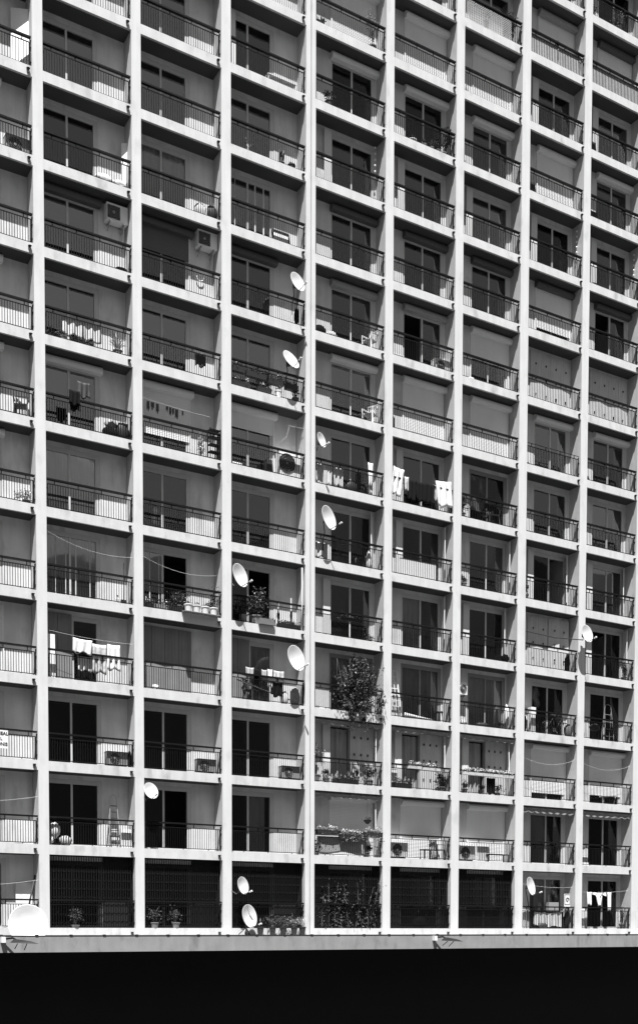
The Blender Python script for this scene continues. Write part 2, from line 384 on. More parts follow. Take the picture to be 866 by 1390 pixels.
def do_bay(b, s):
    vis = rows_in(b, s); tk = spec(b, s).split(); z = s*H; w0, w1 = win(b); rg = random.Random(b*55+s)
    railing(b, s, vis)
    frac = 0
    for k in tk:
        if k[0] == 'S': frac = int(k[1:])/100
    if any(k[0] == 'W' for k in tk):
        if 'p' in tk: window(b, s, tk, vis, w0+1.0, w1)
        else: window(b, s, tk, vis)
    if any(k[0] == 'B' for k in tk) or frac:
        bc = [k[1] for k in tk if k[0] == 'B']; bc = bc[0] if bc else None
        o = None
        if frac:
            m = MB(); zt = z+2.30; zb = z+2.28-2.27*frac; zz = zt; x0, x1 = w0+.05, w1-.05
            while zz > zb+.001:
                z2 = max(zb, zz-.055); m.prism([(D-.012, zz), (D+.004, zz), (D+.004, z2), (D-.012, z2), (D-.018, (zz+z2)/2)], x0, x1); zz = z2-.0015
            m.box(x0, x1, D-.022, D+.006, zb-.03, zb+.004)
            o = part(m, 'roller_shutter', 'shutd' if 'D' in tk else 'shut') if vis else None
            if o is None: rest.setdefault(('roller_shutter', 'shut'), MB()).add(m.v, m.f)
            for ga, gb in ((w0-.005, w0+.05), (w1-.05, w1+.005)): sub('guide_rail', MB().box(ga, gb, D-.035, D+.012, z, z+2.3), 'box_l', o)
        if bc:
            zt = z+2.415; h = .25; pr = .24
            prof = [(D-.002, zt), (D-pr*.55, zt), (D-pr*.9, zt-.05), (D-pr, zt-.11), (D-pr*.95, zt-.17), (D-pr*.8, zt-h), (D-.002, zt-h)]
            m = MB().prism(prof[::-1], w0-.03, w1+.06)
            if o: sub('shutter_box', m, 'box_'+bc, o)
            elif vis: part(m, 'shutter_box', 'box_'+bc)
            else: rest.setdefault(('shutter_box', 'box_'+bc), MB()).add(m.v, m.f)
    if 'P' in tk or 'p' in tk or 'N' in tk:
        if 'p' in tk: xs = [w0+i*.5 for i in range(3)]
        elif 'P' in tk: xs = [w0+(w1-w0)*i/4 for i in range(5)]
        else: xs = [w0-.25+(w1-w0+.25)*i/4 for i in range(5)]
        mt = 'woodl' if 'N' in tk else 'wood'; dz = rg.uniform(-.02, .02)
        for i in range(len(xs)-1):
            a, q = xs[i]+.006, xs[i+1]-.006; ya = D-.05-(.03 if i % 2 else 0); yb = D-.05-(0 if i % 2 else .03)
            if b == 7 and s == 4 and i >= 2: ya -= .12-.04*i; yb -= .10
            m = MB(); zt = z+2.3
            m.add([(a,ya,z+.02),(q,yb,z+.02),(q,yb+.03,z+.02),(a,ya+.03,z+.02),(a,ya,zt),(q,yb,zt),(q,yb+.03,zt),(a,ya+.03,zt)],
                  [(0,3,2,1),(4,5,6,7),(0,1,5,4),(1,2,6,5),(2,3,7,6),(3,0,4,7)])
            for g in range(1, 4):
                x = a+(q-a)*g/4; yy = ya+(yb-ya)*g/4; m.box(x-.004, x+.004, yy-.006, yy+.002, z+.03, zt-.01)
            o = part(m, 'folding_shutter', mt)
            if mt == 'woodl':
                for zz in (.5, 1.15, 1.75): sub('hinge', MB().box((a+q)/2-.025, (a+q)/2+.025, min(ya, yb)-.02, min(ya, yb)+.012, z+zz, z+zz+.07), 'dark', o)
    if 'H' in tk:                                     # dark door open on the left, pale panel with three rows of marks on the right
        xm = w0+.92
        m = MB(); m.box(w0, w0+.06, D+.02, D+.1, z, z+2.3); m.box(xm-.05, xm, D+.02, D+.1, z, z+2.3); m.box(w0+.06, xm-.05, D+.02, D+.1, z+2.24, z+2.3)
        o = part(m, 'door', 'frameg')
        sub('curtain', curtain(w0+.06, xm-.05, z+.02, z+2.2, D+.17, rg, .05, .2), 'c1', o)
        m = MB(); m.box(xm, w1, D-.045, D+.01, z+.02, z+2.3)
        for g in range(1, 4): x = xm+(w1-xm)*g/4; m.box(x-.006, x+.006, D-.05, D-.04, z+.03, z+2.28)
        o = part(m, 'folding_shutter', 'woodl')
        for zz in (.45, 1.2, 1.85):
            for g in range(3):
                x = xm+(w1-xm)*(g+.6)/3.4; sub('hinge', MB().box(x-.03, x+.03, D-.07, D-.044, z+zz, z+zz+.09), 'dark', o)
        part(MB().box(w0-.36, w0-.04, D-.16, D-.12, z+.02, z+2.26), 'shutter_leaf', 'leaf')
    if 'L' in tk: part(MB().box(w0-.36, w0-.05, D-.16, D-.12, z+.02, z+2.26), 'shutter_leaf', 'leaf')
    if 'R' in tk:
        a = Vector((w1-.02, D-.02)); q = Vector((w1-.14, D-.40)) if rg.random() < .5 else Vector((w1-.26, D-.26))
        m = MB(); m.bar((a.x, a.y, z+1.15), (q.x, q.y, z+1.15), .035, 2.26); part(m, 'shutter_leaf', 'leaf')
    if 'A' in tk and vis:
        m = MB(); l, r = L_(b)+.06, R_(b)-.05
        m.tube([(l, .16, z+2.33), (r, .16, z+2.33)], .05, 8)
        o = part(m, 'rolled_awning', 'clothg'); v = MB(); n = 40; dp = .16 if b >= 7 else .1
        for i in range(n+1):
            x = l+(r-l)*i/n; v.v += [(x, .11+.01*math.sin(i*.9), z+2.36), (x, .10+.012*math.sin(i*1.1), z+2.30-dp*(.55+.45*abs(math.sin(i*.62+b))))]
            if i: k = 2*i-2; v.f.append((k, k+1, k+3, k+2))
        sub('valance', v, 'wood', o)
        if b < 7:
            ar = MB(); ar.tube([(r-.1, .3, z+2.25), (r-.16, .2, z+1.5), (r-.22, .12, z+.95)], .016, 6); sub('awning_arm', ar, 'white', o)
    if 'G' in tk:
        m = MB(); l, r = L_(b)+.03, R_(b)-.03; y0 = .2; zt = z+2.42
        n = int((r-l)/.085)
        for i in range(n+1):
            x = l+(r-l)*i/n; m.box(x-.010, x+.010, y0-.01, y0+.01, z+.03, zt)
        for j in range(8):
            za = z+.12+j*.29
            for i in range(n):
                xa = l+(r-l)*i/n; xb = l+(r-l)*(i+1)/n; m.bar((xa, y0-.014, za+(.085 if i % 2 else 0)), (xb, y0-.014, za+(0 if i % 2 else .085)), .012)
        m.box(l, r, y0-.02, y0+.02, zt-.03, zt); m.box(l, r, y0-.02, y0+.02, z, z+.035)
        part(m, 'security_grille', 'grille')
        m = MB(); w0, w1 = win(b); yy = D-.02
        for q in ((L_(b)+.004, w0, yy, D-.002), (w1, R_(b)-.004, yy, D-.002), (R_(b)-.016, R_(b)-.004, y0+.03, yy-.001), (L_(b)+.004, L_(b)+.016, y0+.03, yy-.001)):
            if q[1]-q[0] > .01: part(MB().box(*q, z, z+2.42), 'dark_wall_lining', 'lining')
    if 'T' in tk:
        rg = random.Random(b); m = MB(); l, r = L_(b)+.08, R_(b)-.08; x = l
        while x < r: 
            ww = rg.uniform(.012, .022); m.box(x, x+ww-.003, .12+rg.uniform(0, .008), .135, z+.05, z+.80+rg.uniform(0, .05)); x += ww
        part(m, 'reed_screen', 'reed')
for b, s in order: do_bay(b, s)
for (kind, m), mb in rest.items():
    o = part(mb, kind, m); o['kind'] = 'stuff'
# vertical rainwater pipe in front of the column joint is a dark line; small clips
# ================================================================= THINGS ON THE BALCONIES
def dish(b, s, u, y, z, dia, label, mount='rail', az=24, el=12, arm=True):
    t = thing('satellite_dish', label, 'satellite dish', P(b, s, u, y, z), 'satellite dishes on the balconies')
    n = Vector((math.sin(R(az))*math.cos(R(el)), -math.cos(R(az))*math.cos(R(el)), math.sin(R(el))))
    q = n.to_track_quat('Z', 'Y'); r = dia/2
    m = MB(); ns = 28; o = 0; prof = [(r*.02, 0), (r*.35, .018*dia), (r*.7, .075*dia), (r*.97, .145*dia), (r, .150*dia), (r*.99, .135*dia), (r*.7, .06*dia), (r*.35, 0), (r*.02, -.02*dia)]
    m.lathe((0, 0, -.07*dia), prof, ns)
    m.v = [tuple(q @ Vector((vx, vy*1.08, vz))) for vx, vy, vz in m.v]
    m.build('reflector', 'dish', t, True)
    dn = (Vector((0, 0, -1))+n*n.z).normalized(); foc = n*dia*.66+dn*r*.92; rim = dn*r*1.0
    if arm:
      MB().tube([rim-n*.02, rim+n*dia*.2, foc], .014, 6).build('feed_arm', 'iron2', t)
      MB().tube([foc-n*.0, foc-(n*.9-dn*.2)*.13], [.035, .028], 8).build('receiver', 'white', t)
    back = -n*(dia*.07+.11); m = MB()
    m.box(-.06, .06, back.y-.06, back.y+.06, back.z-.07, back.z+.07)
    if mount == 'rail':
        yb = .09-y; m.tube([back, back+Vector((0, .06, -.05)), (0, yb*.6, -z+.98), (0, yb, -z+.75), (0, yb, -z+.35)], .02, 6)
    elif mount == 'left':
        m.tube([back, (back.x, back.y+.02, -.22), (-u*.5, back.y+.1, -.30), (-u-.0, -y-.0, -.18)], .02, 6)
    elif mount == 'right':
        dx = R_(b)-L_(b)-u; m.tube([back, (back.x, back.y+.03, -.2), (dx*.6, back.y+.15, -.22), (dx, -y, -.16)], .02, 6)
    else:
        zf = -z-(.23 if arm else .69); m.tube([back, (0, back.y+.02, -.1), (0, back.y+.05, zf)], .024, 6)
        m.bar((0, back.y+.05, zf+.25), (-.22, back.y+.2, zf), .03); m.bar((0, back.y+.05, zf+.25), (.22, back.y+.2, zf), .03)
    m.build('mast', 'iron2', t)
    return t
dish(3, 8, 2.51, -.25, 1.33, .68, 'tilted white satellite dish just below the row of dark shutter boxes, the highest dish', az=14, el=16)
dish(3, 7, 2.24, -.25, 1.26, .72, 'white satellite dish over a railing crowded with planters, its upper half shaded', az=14, el=26)
dish(4, 6, .08, -.28, 1.44, .52, 'small white satellite dish beside the column joint above a balcony hung with sheets', 'left')
dish(4, 5, .38, -.28, 1.42, .86, 'large white satellite dish on the railing right of the column with the dark joint')
dish(3, 4, .13, -.35, 1.48, .80, 'white satellite dish left of the big potted bush and the open dark window', 'left')
dish(3, 3, 2.40, -.35, 1.60, .90, 'big round white satellite dish over the balcony with laundry and a tilted awning pole', 'right', az=18)
dish(2, 1, .13, -.25, 1.95, .56, 'small white satellite dish under the slab at the upper left of a plain dark window', 'left', az=10, el=20)
dish(3, 0, .22, -.4, 1.52, .60, 'small narrow white satellite dish in front of the lowest grille, upper of the pair', 'left')
dish(3, 0, .44, -.45, .42, .80, 'white satellite dish standing on the podium by potted plants, lower of the pair', 'floor')
dish(7, 4, 3.03, -.4, 1.58, .72, 'white satellite dish overlapping the column on the right side with a long receiver arm', 'left', az=8)
dish(7, 0, .36, -.05, 1.78, .74, 'thin edge-on white satellite dish above the table draped in cloth', 'rail')
dish(0, 0, 2.43, -.55, .08, 1.26, 'very large white satellite dish at the bottom left standing on the podium edge', 'floor', az=-12, el=14, arm=False)

def ac(b, s, u, z, label, w_=.74, h=.52, y=.28, d=.3, m_='white', wallhung=False, fan=.5):
    t = thing('air_conditioner', label, 'air conditioner', P(b, s, u, y, z), 'outdoor air conditioning units')
    m = MB(); m.box(-w_/2, w_/2, 0, d, 0, h); m.box(-w_/2-.008, w_/2+.008, -.008, d+.008, h, h+.02)
    m.build('casing', m_, t)
    cx = -w_/2+w_*fan*.6+.02 if wallhung else -w_*.14
    m = MB(); r = min(h, w_)*.40
    if wallhung and w_ > .5: m.box(cx-r*1.05, cx+r*1.05, -.018, -.008, h/2-r, h/2+r)
    else: m.lathe((cx, -.012, h/2), [(r, -.006), (r, .01), (r*.2, .012)], 20, 'y')
    o = m.build('fan_grille', 'dark', t)
    m = MB()
    for k in range(1, 5): 
        rr = r*k/4; pts = [(cx+rr*math.cos(a*math.pi/10), -.024, h/2+rr*math.sin(a*math.pi/10)) for a in range(21)]; m.tube(pts, .004, 4, False)
    m.lathe((cx, -.02, h/2), [(.045, -.01), (.045, .0)], 12, 'y'); m.build('fan_guard', 'grey', o)
    for x in (-w_*.32, w_*.32):
        if wallhung: MB().box(x-.02, x+.02, 0, D-y, -.035, -.004).bar((x, .1, -.03), (x, D-y-.02, -.2), .02).build('bracket', 'grey', t)
        else: MB().box(x-.03, x+.03, .02, d-.02, -.055, -.003).build('foot', 'iron2', t)
    if wallhung: MB().tube([(w_*.40, .1, .05), (w_*.40, .2, -.1), (w_*.40, D-y-.02, -.7)], .015, 6).build('pipe', 'white', t)
ac(1, 8, 2.60, 1.74, 'white air conditioner fixed high on the wall above a round black basket', wallhung=True, y=.30)
ac(2, 8, 2.58, 1.87, 'white air conditioner fixed high on the wall right of a half lowered dark shutter', wallhung=True, y=.30)
ac(0, 9, 2.60, .07, 'grey air conditioner on the balcony floor at the upper left edge of the photo', m_='grey', w_=.8)
ac(3, 6, 2.52, .12, 'large white air conditioner with a big fan standing beside a roof antenna', w_=.86, h=.92)
ac(5, 8, 2.55, .06, 'pale air conditioner on the floor by the half open dark sliding window', w_=.68, h=.46)
ac(6, 3, .42, 1.28, 'small square white air conditioner fixed to the left wall above a cluttered balcony', w_=.42, h=.48, wallhung=True, y=.34, fan=.75)
ac(1, 2, 2.50, .10, 'shaded air conditioner one storey above the ladder, leftmost of three on that row', m_='grey', w_=.76, h=.42)
ac(2, 2, 2.50, .10, 'shaded air conditioner under the closed grey timber shutters, middle of three on a row', m_='grey', w_=.72, h=.42)
ac(3, 2, 2.58, .10, 'shaded air conditioner below the laundry and round dish, rightmost of three on a row', m_='grey', w_=.74, h=.42)
ac(5, 1, .62, .08, 'white air conditioner at the left below a closed white shutter, near a black chair', w_=.8, h=.56)
ac(6, 1, .66, .08, 'white air conditioner at the left below a closed white shutter, near a leaning white panel', w_=.8, h=.56)

# ---- cloth
def clothmesh(w_, h, rg, amp=.03, taper=0, sag=.02, folds=5, ragged=.05):
    m = MB(); nx, nz = 14, 8; ph = rg.uniform(0, 6)
    for j in range(nz+1):
        for i in range(nx+1):
            a = i/nx; k = j/nz; x = (a-.5)*w_*(1-taper*k); dz = -h*k-sag*math.sin(a*math.pi)*(1-k*.3)+(ragged*math.sin(a*9+ph)*k)
            m.v.append((x, amp*(.3+k)*math.sin(a*folds*6.28/2+ph+k)+rg.uniform(-.004, .004), dz))
    for j in range(nz):
        for i in range(nx): o = j*(nx+1)+i; m.f.append((o, o+nx+1, o+nx+2, o+1))
    return m
def cloth(b, s, u, z, w_, h, label, m_='cloth', y=.14, name='hanging_cloth', cat='laundry', group='laundry hung out on the balconies', amp=.03, taper=0, rz=0, sleeves=False, seed=1, folds=5, sag=.02):
    rg = random.Random(seed+b*7+s); m = clothmesh(w_, h, rg, amp, taper, folds=folds, sag=sag)
    if sleeves:
        for sg in (-1, 1):
            m.add([(sg*w_*.5, 0, 0), (sg*w_*.5, .01, -h*.3), (sg*w_*.78, .02, -h*.62), (sg*w_*.9, .0, -h*.5)], [(0, 1, 2, 3)])
    o = m.build(name, m_, None, True, P(b, s, u, y, z)); o.rotation_euler = (0, rz, 0)
    md = o.modifiers.new('thick', 'SOLIDIFY'); md.thickness = .008
    return tag(o, label, cat, group)
def line(b, s, u0, z0, u1, z1, sag, label, y=.3, r=.0035):
    m = MB(); pts = []
    for i in range(13):
        k = i/12; pts.append((( u1-u0)*k, 0, (z1-z0)*k-sag*4*k*(1-k)))
    o = m.tube(pts, r, 5).build('clothes_line', 'white', None, False, P(b, s, u0, y, z0))
    return tag(o, label, 'clothes line', 'clothes lines strung across balconies')
cloth(1, 7, .95, .82, .70, .56, 'white towel hanging inside the railing, left of two, beside striped leaves', seed=2)
cloth(1, 7, 1.66, .84, .62, .60, 'white towel hanging inside the railing, right of two, next to striped leaves', seed=5)
cloth(1, 6, .98, 1.20, .36, .46, 'small black garment hanging over the rail in front of the pale window', 'clothb', y=.02)
cloth(1, 6, 1.36, 1.62, .42, .50, 'dark cloth hanging behind and higher than the black garment', 'iron2', y=.2, amp=.015)
for i, (du, w_, h_) in enumerate(((.28, .1, .3), (.44, .12, .22), (.62, .1, .3), (.98, .08, .16), (1.1, .09, .25), (1.2, .08, .2), (1.33, .12, .3), (1.56, .06, .14))):
    cloth(2, 6, du, 1.56-.035*i*.2-.02, w_, h_, ['first dark sock on the line before the white shutter, nearest the left column', 'second dark piece on the sock line, short and wide', 'third dark sock on the line, hanging long', 'short dark sock after the gap in the line', 'dark sock right of the short one after the gap', 'small dark piece sixth on the sock line', 'long wide dark piece near the end of the sock line', 'last and smallest dark piece on the sock line'][i], 'clothb', y=.18, name='hanging_sock', cat='sock', group='socks and small laundry in one row', seed=i, amp=.008)
line(2, 6, .05, 1.60, 2.6, 1.50, .03, 'thin line holding the row of dark socks', y=.18)
cloth(2, 7, 2.24, .92, .38, .5, 'small dark cloth bag hanging inside the railing in sunlight', 'iron2', y=.2, amp=.01)
cloth(1, 3, 1.20, 1.38, .66, .46, 'bright white towel draped highest over the railing', y=.03, rz=.05)
cloth(1, 3, 1.33, .86, .5, .48, 'white sheet hanging low behind the rail under the bright towel', y=.2)
cloth(1, 3, 1.34, .36, .56, .22, 'black cloth hanging beneath the low white sheet', 'clothb', y=.18)
cloth(1, 3, 1.80, 1.30, .5, .96, 'patterned dress hanging between the white towel and the pale shirt', 'clothp', y=.1)
cloth(1, 3, 2.30, 1.34, .44, .84, 'pale shirt hanging rightmost of the sunlit washing over the railing', 'cloth', y=.08, taper=-.15)
line(1, 3, .1, 1.55, 3.0, 1.45, .05, 'clothes line above the sunlit washing and grey panel', y=.12)
for i, (u, z, w_, h_, mt, lb) in enumerate(((.80, 1.20, .34, .40, 'clothg', 'grey towel spread at the left end of the washing under the big round dish'),
        (1.08, 1.18, .22, .55, 'clothb', 'black garment in the washing beneath the big round dish'), (1.38, 1.18, .22, .4, 'clothg', 'dark grey shirt next to the white strip of washing'),
        (1.62, 1.22, .20, .62, 'cloth', 'narrow white cloth hanging in the middle of the dark washing'), (1.98, 1.20, .42, .34, 'clothp', 'checked cloth hanging right of the narrow white cloth'),
        (1.9, .78, .5, .5, 'clothb', 'dark bundle of washing hanging low behind the rail under the checked cloth'))):
    cloth(3, 3, u, z, w_, h_, lb, mt, y=.13, seed=i*3)
cloth(5, 6, .34, 1.30, .52, 1.05, 'white sheet hanging at the left end of the black washing', y=.05, rz=.12, amp=.05)
cloth(5, 6, .92, .98, .46, .80, 'black garment in the washing, first right of the left white sheet', 'clothb', y=.03, amp=.04)
cloth(5, 6, 1.36, .96, .40, .74, 'black garment in the middle of the washing between two white sheets', 'clothb', y=.03, amp=.04, seed=4)
cloth(5, 6, 1.80, .98, .46, .76, 'black garment just left of the right white sheet', 'clothb', y=.03, amp=.04, seed=9)
cloth(5, 6, 2.44, 1.20, .74, .98, 'large white sheet hanging at the right end of the black washing', y=.03, rz=-.12, amp=.05, seed=3)
cloth(5, 6, 2.12, 1.0, .26, .6, 'grey garment squeezed between the last black garment and the right white sheet', 'clothg', y=.06, amp=.04, seed=6)
cloth(5, 6, .66, 1.02, .2, .5, 'patterned strip of cloth just right of the left white sheet', 'clothp', y=.0, amp=.03, seed=7)
cloth(4, 6, .30, .84, .34, .66, 'pale sheet drying behind the rail under the smallest dish, leftmost', 'c3', y=.2)
cloth(4, 6, .70, .86, .28, .76, 'bright narrow sheet drying behind the rail, second below the smallest dish', y=.16)
cloth(4, 6, 1.14, .85, .44, .70, 'pale grey sheet drying behind the rail, third below the smallest dish', 'c2', y=.2)
cloth(4, 6, 2.62, 1.35, .22, 1.0, 'crumpled pale cloth hanging at the right wall of the sheet-hung balcony', 'c3', y=.3, amp=.05)
cloth(4, 5, .42, .72, .56, .56, 'white cloth folded over a frame under the large dish by the column joint', y=.25)
cloth(6, 6, 1.62, .84, .62, .26, 'black cloth spread over a chair back behind the railing', 'clothb', y=.2)
cloth(6, 6, 2.0, .70, .40, .48, 'black coat hanging down beside the cloth covered chair', 'clothb', y=.2)
line(8, 0, .0, 1.62, 3.0, 1.72, .06, 'clothes line with white garments near the lower right corner', y=.2)
cloth(8, 0, .62, 1.62, .28, .56, 'white blouse with a long sleeve at the left of the lower right line', y=.2, seed=2, amp=.05)
cloth(8, 0, 1.22, 1.60, .80, .14, 'rolled white cloth stretched along the lower right line', y=.2, seed=3)
cloth(8, 0, 1.20, 1.46, .34, .42, 'small white garment hanging below the rolled cloth', y=.19, seed=4, taper=.5)
cloth(8, 0, 1.82, 1.62, .22, .80, 'long white garment at the right end of the lower right line', y=.2, seed=5)
line(1, 4, .0, 2.02, 3.0, 1.62, .22, 'slack clothes line across a striped curtain on the left', y=.1)
line(2, 4, .0, 1.75, 2.8, 1.5, .22, 'slack clothes line above the balcony of potted plants', y=.1)
line(0, 1, .9, 1.3, 3.2, 1.62, .05, 'rising clothes line at the left edge, second storey from the bottom', y=.1)
line(0, 0, .9, 1.36, 3.2, 1.62, .04, 'clothes line above the very large dish', y=.1)
line(7, 2, .05, 1.75, 2.95, 1.78, .26, 'slack line across the white shutter above the bottom awnings, left of two', y=.2)
line(8, 2, .05, 1.75, 2.95, 1.78, .26, 'slack line across the white shutter above the bottom awnings, right of two', y=.2)
line(7, 0, .0, 1.92, 3.0, 1.8, .08, 'thin line running behind the edge-on dish', y=.2)

# ---- plants
def pot(m, c, r, h, n=14): return m.lathe(c, [(r*.72, 0), (r*.95, h*.86), (r*1.06, h*.88), (r*1.06, h), (r*.88, h), (r*.85, h*.92)], n)
def plant(b, s, u, label, r=.16, ph=.26, fol=(.3, .25, .35), n=260, size=.07, y=.3, z=0, m_='leaves', pm='terra', kind='potted_plant', group='potted plants on the balconies', style='bush', seed=0, petals=0):
    rg = random.Random(seed+b*17+s*5+int(u*10)); t = thing(kind, label, 'potted plant', P(b, s, u, y, z), group)
    pot(MB(), (0, 0, 0), r, ph).build('pot', pm, t)
    m = MB()
    if style == 'bush':
        m.bush((0, 0, ph+fol[2]*.9), fol, n, size, rg)
        st = MB()
        for k in range(4): st.tube([(0, 0, ph*.8), (rg.uniform(-.3, .3)*fol[0], rg.uniform(-.3, .3)*fol[1], ph+fol[2]*.6), (rg.uniform(-.8, .8)*fol[0], rg.uniform(-.6, .6)*fol[1], ph+fol[2]*1.3)], [.014, .01, .005], 5)
        st.build('stem', 'bark', t)
    elif style == 'blade':
        for k in range(n):
            a = rg.uniform(0, 6.28); q = rg.uniform(.4, 1); m.blade((0, 0, ph*.9), (math.cos(a)*fol[0]*q, math.sin(a)*fol[1]*q, ph+fol[2]*rg.uniform(.7, 1.9)*(1.25-q*.6)), size, rg)
    elif style == 'cactus':
        for k in range(4):
            x = rg.uniform(-.5, .5)*fol[0]; y0 = rg.uniform(-.3, .3)*fol[1]; m.tube([(x*.4, y0*.4, ph*.8), (x, y0, ph+fol[2]*.5), (x*1.5, y0, ph+fol[2]*rg.uniform(.8, 1.6))], [.03, .04, .025], 7)
    elif style == 'stem':
        for k in range(5):
            x = rg.uniform(-1, 1)*fol[0]; y0 = rg.uniform(-1, 1)*fol[1]; pts = [Vector((0, 0, ph*.8)), Vector((x*.5, y0*.5, ph+fol[2]*.8)), Vector((x, y0, ph+fol[2]*rg.uniform(1.2, 2)))]
            m.tube(pts, [.01, .008, .004], 4)
            for j in range(n//5):
                q = rg.random()*2; i = int(q); p = pts[i].lerp(pts[min(i+1, 2)], q-i); m.leaf(p+Vector((rg.uniform(-.05, .05), rg.uniform(-.05, .05), 0)), size*rg.uniform(.7, 1.3), rg)
    m.build('foliage', m_, t)
    if petals:
        f = MB()
        for k in range(petals): f.leaf((rg.gauss(0, .5)*fol[0], rg.gauss(0, .5)*fol[1]-.05, ph+fol[2]*rg.uniform(.5, 1.7)), size*.9, rg)
        f.build('flowers', 'petal', t)
    return t
def planter(b, s, u, z, label, w_=.6, pm='terra', y=.25, n=200, m_='leaves', petals=30, h=.18, size=.06, fh=.14, group='planter boxes on the railings', seed=0, droop=0):
    rg = random.Random(seed+b*19+s*3+int(u*10)); t = thing('planter_box', label, 'planter', P(b, s, u, y, z), group)
    m = MB(); m.prism([(-.08, 0), (.08, 0), (.10, h), (-.10, h)], -w_/2, w_/2); m.build('trough', pm, t)
    m = MB()
    for k in range(n):
        x = rg.uniform(-w_/2, w_/2); hump = .5+.5*abs(math.sin(x*9+seed)); zz = h+abs(rg.gauss(0, .6))*fh*hump-(droop*rg.random() if rg.random() < .4 else 0)
        m.leaf((x, rg.gauss(0, .06)-(.08 if zz < h else 0), zz), size*rg.uniform(.6, 1.3), rg)
    m.build('foliage', m_, t)
    if petals:
        f = MB()
        for k in range(petals): f.leaf((rg.uniform(-w_/2, w_/2), rg.gauss(-.04, .05), h+fh*rg.uniform(.5, 1.3)), size*1.0, rg)
        f.build('flowers', 'petal', t)
    return t
# large climbing shrub
def climbing_shrub():
    rg = random.Random(44); t = thing('climbing_shrub', 'huge climbing bush spilling through and over the railing and down past the slab', 'bush', P(4, 3, 1.9, .1, 0))
    st = MB()
    for k in range(16):
        x = rg.uniform(-.9, .9); st.tube([(rg.uniform(-.4, .5), .25, .1), (x*.6, .1+rg.uniform(-.2, .1), .8), (x, rg.uniform(-.25, .2), rg.uniform(1.3, 1.95)), (x*1.1+rg.uniform(-.15, .15), rg.uniform(-.3, .2), rg.uniform(1.2, 2.0))], [.03, .02, .01, .004], 5)
    for k in range(8):
        x = rg.uniform(-.5, .8); st.tube([(x*.4, .1, .5), (x, -.12, .3), (x*1.1, -.2, rg.uniform(-.35, -.1))], [.015, .01, .004], 4)
    st.build('stem', 'bark', t)
    m = MB()
    cl = []
    for k in range(60):
        zz = rg.uniform(-.4, 1.9); half = 1.02-.62*abs(zz-.55); cl.append((rg.uniform(-half, half*.95)+.08, rg.uniform(-.34, .12), zz, rg.choice([.06, .09, .14, .24])))
    for k in range(3800):
        c = rg.choice(cl); m.leaf((c[0]+rg.gauss(0, 1)*c[3], min(.35, c[1]+rg.gauss(0, .6)*c[3]), c[2]+rg.gauss(0, 1)*c[3]), rg.uniform(.06, .13), rg)
    for k in range(12):                               # trailing shoots
        x = rg.uniform(-1.1, 1.1); z0 = rg.uniform(-.1, 1.5); dx = rg.uniform(-.35, .35)
        for j in range(26): q = j/26; m.leaf((x+dx*q, -.2-.1*q, z0-.55*q*q), .07, rg)
    m.build('foliage', 'leaves', t)
    f = MB()
    for k in range(46): c = rg.choice(cl); f.leaf((c[0]+rg.gauss(0, .7)*c[3], c[1]-.12, c[2]+rg.gauss(0, .7)*c[3]), .08, rg)
    f.build('flowers', 'petal', t)
climbing_shrub()
plant(1, 7, 2.55, 'plant with long pale striped leaves right of the two white towels', .15, .2, (.42, .2, .42), 60, .05, m_='petal', style='blade', y=.22)
plant(1, 7, .22, 'small low dark plant at the left end of the balcony with two white towels', .1, .14, (.2, .15, .14), 120, .06)
plant(1, 7, .65, 'dark trailing plant under the left white towel', .12, .12, (.24, .15, .1), 120, .05, m_='leavesd', y=.1)
plant(3, 10, .80, 'leafless thin branched plant in the middle of a dark window balcony', .12, .14, (.3, .2, .3), 50, .05, style='stem', m_='leavesl')
plant(3, 10, 2.12, 'tall pale cactus in a dark pot left of another pot', .17, .16, (.25, .1, .38), 10, .05, style='cactus', m_='leavesl', pm='dark')
plant(3, 10, 2.58, 'round dark pot with low growth right of the pale cactus', .15, .26, (.14, .1, .06), 60, .05, pm='iron2')
plant(4, 12, .42, 'spiky agave in a bowl at the left of a top balcony with closed shutter', .16, .12, (.34, .2, .2), 26, .05, style='blade', m_='leavesl')
plant(4, 12, 2.62, 'tall sparse shrub at the right end of the top balcony with a closed white shutter', .16, .25, (.34, .2, .75), 520, .06, m_='leavesl', petals=0, kind='potted_shrub')
plant(4, 11, .74, 'leafy plant in a tall dark pot at the left of a balcony below the agave', .15, .34, (.22, .18, .18), 260, .06, pm='dark')
plant(4, 11, 1.15, 'tiny plant on the floor right of the tall dark pot', .08, .1, (.1, .1, .07), 60, .05)
plant(5, 11, 2.74, 'dark shrub at the right end rising well above the handrail', .14, .8, (.2, .2, .32), 320, .07, m_='leavesd', pm='iron2', kind='potted_shrub')
for i, u in enumerate((1.5, 1.85, 2.15, 2.45)):
    plant(5, 11, u, ['low dark plant on the floor under the tallest shrub balcony, leftmost of the row', 'low dark plant second in the row beside the dark shrub', 'bushy dark plant third in the row beside the dark shrub', 'feathery dark plant last in the row beside the dark shrub'][i], .1, .12, (.16, .12, .12+.04*i), 140, .06, m_='leavesd', y=.15)
plant(5, 11, 1.02, 'short plant in a white basket in front of the window on a plant-lined balcony', .2, .18, (.2, .15, .08), 80, .05, pm='white')
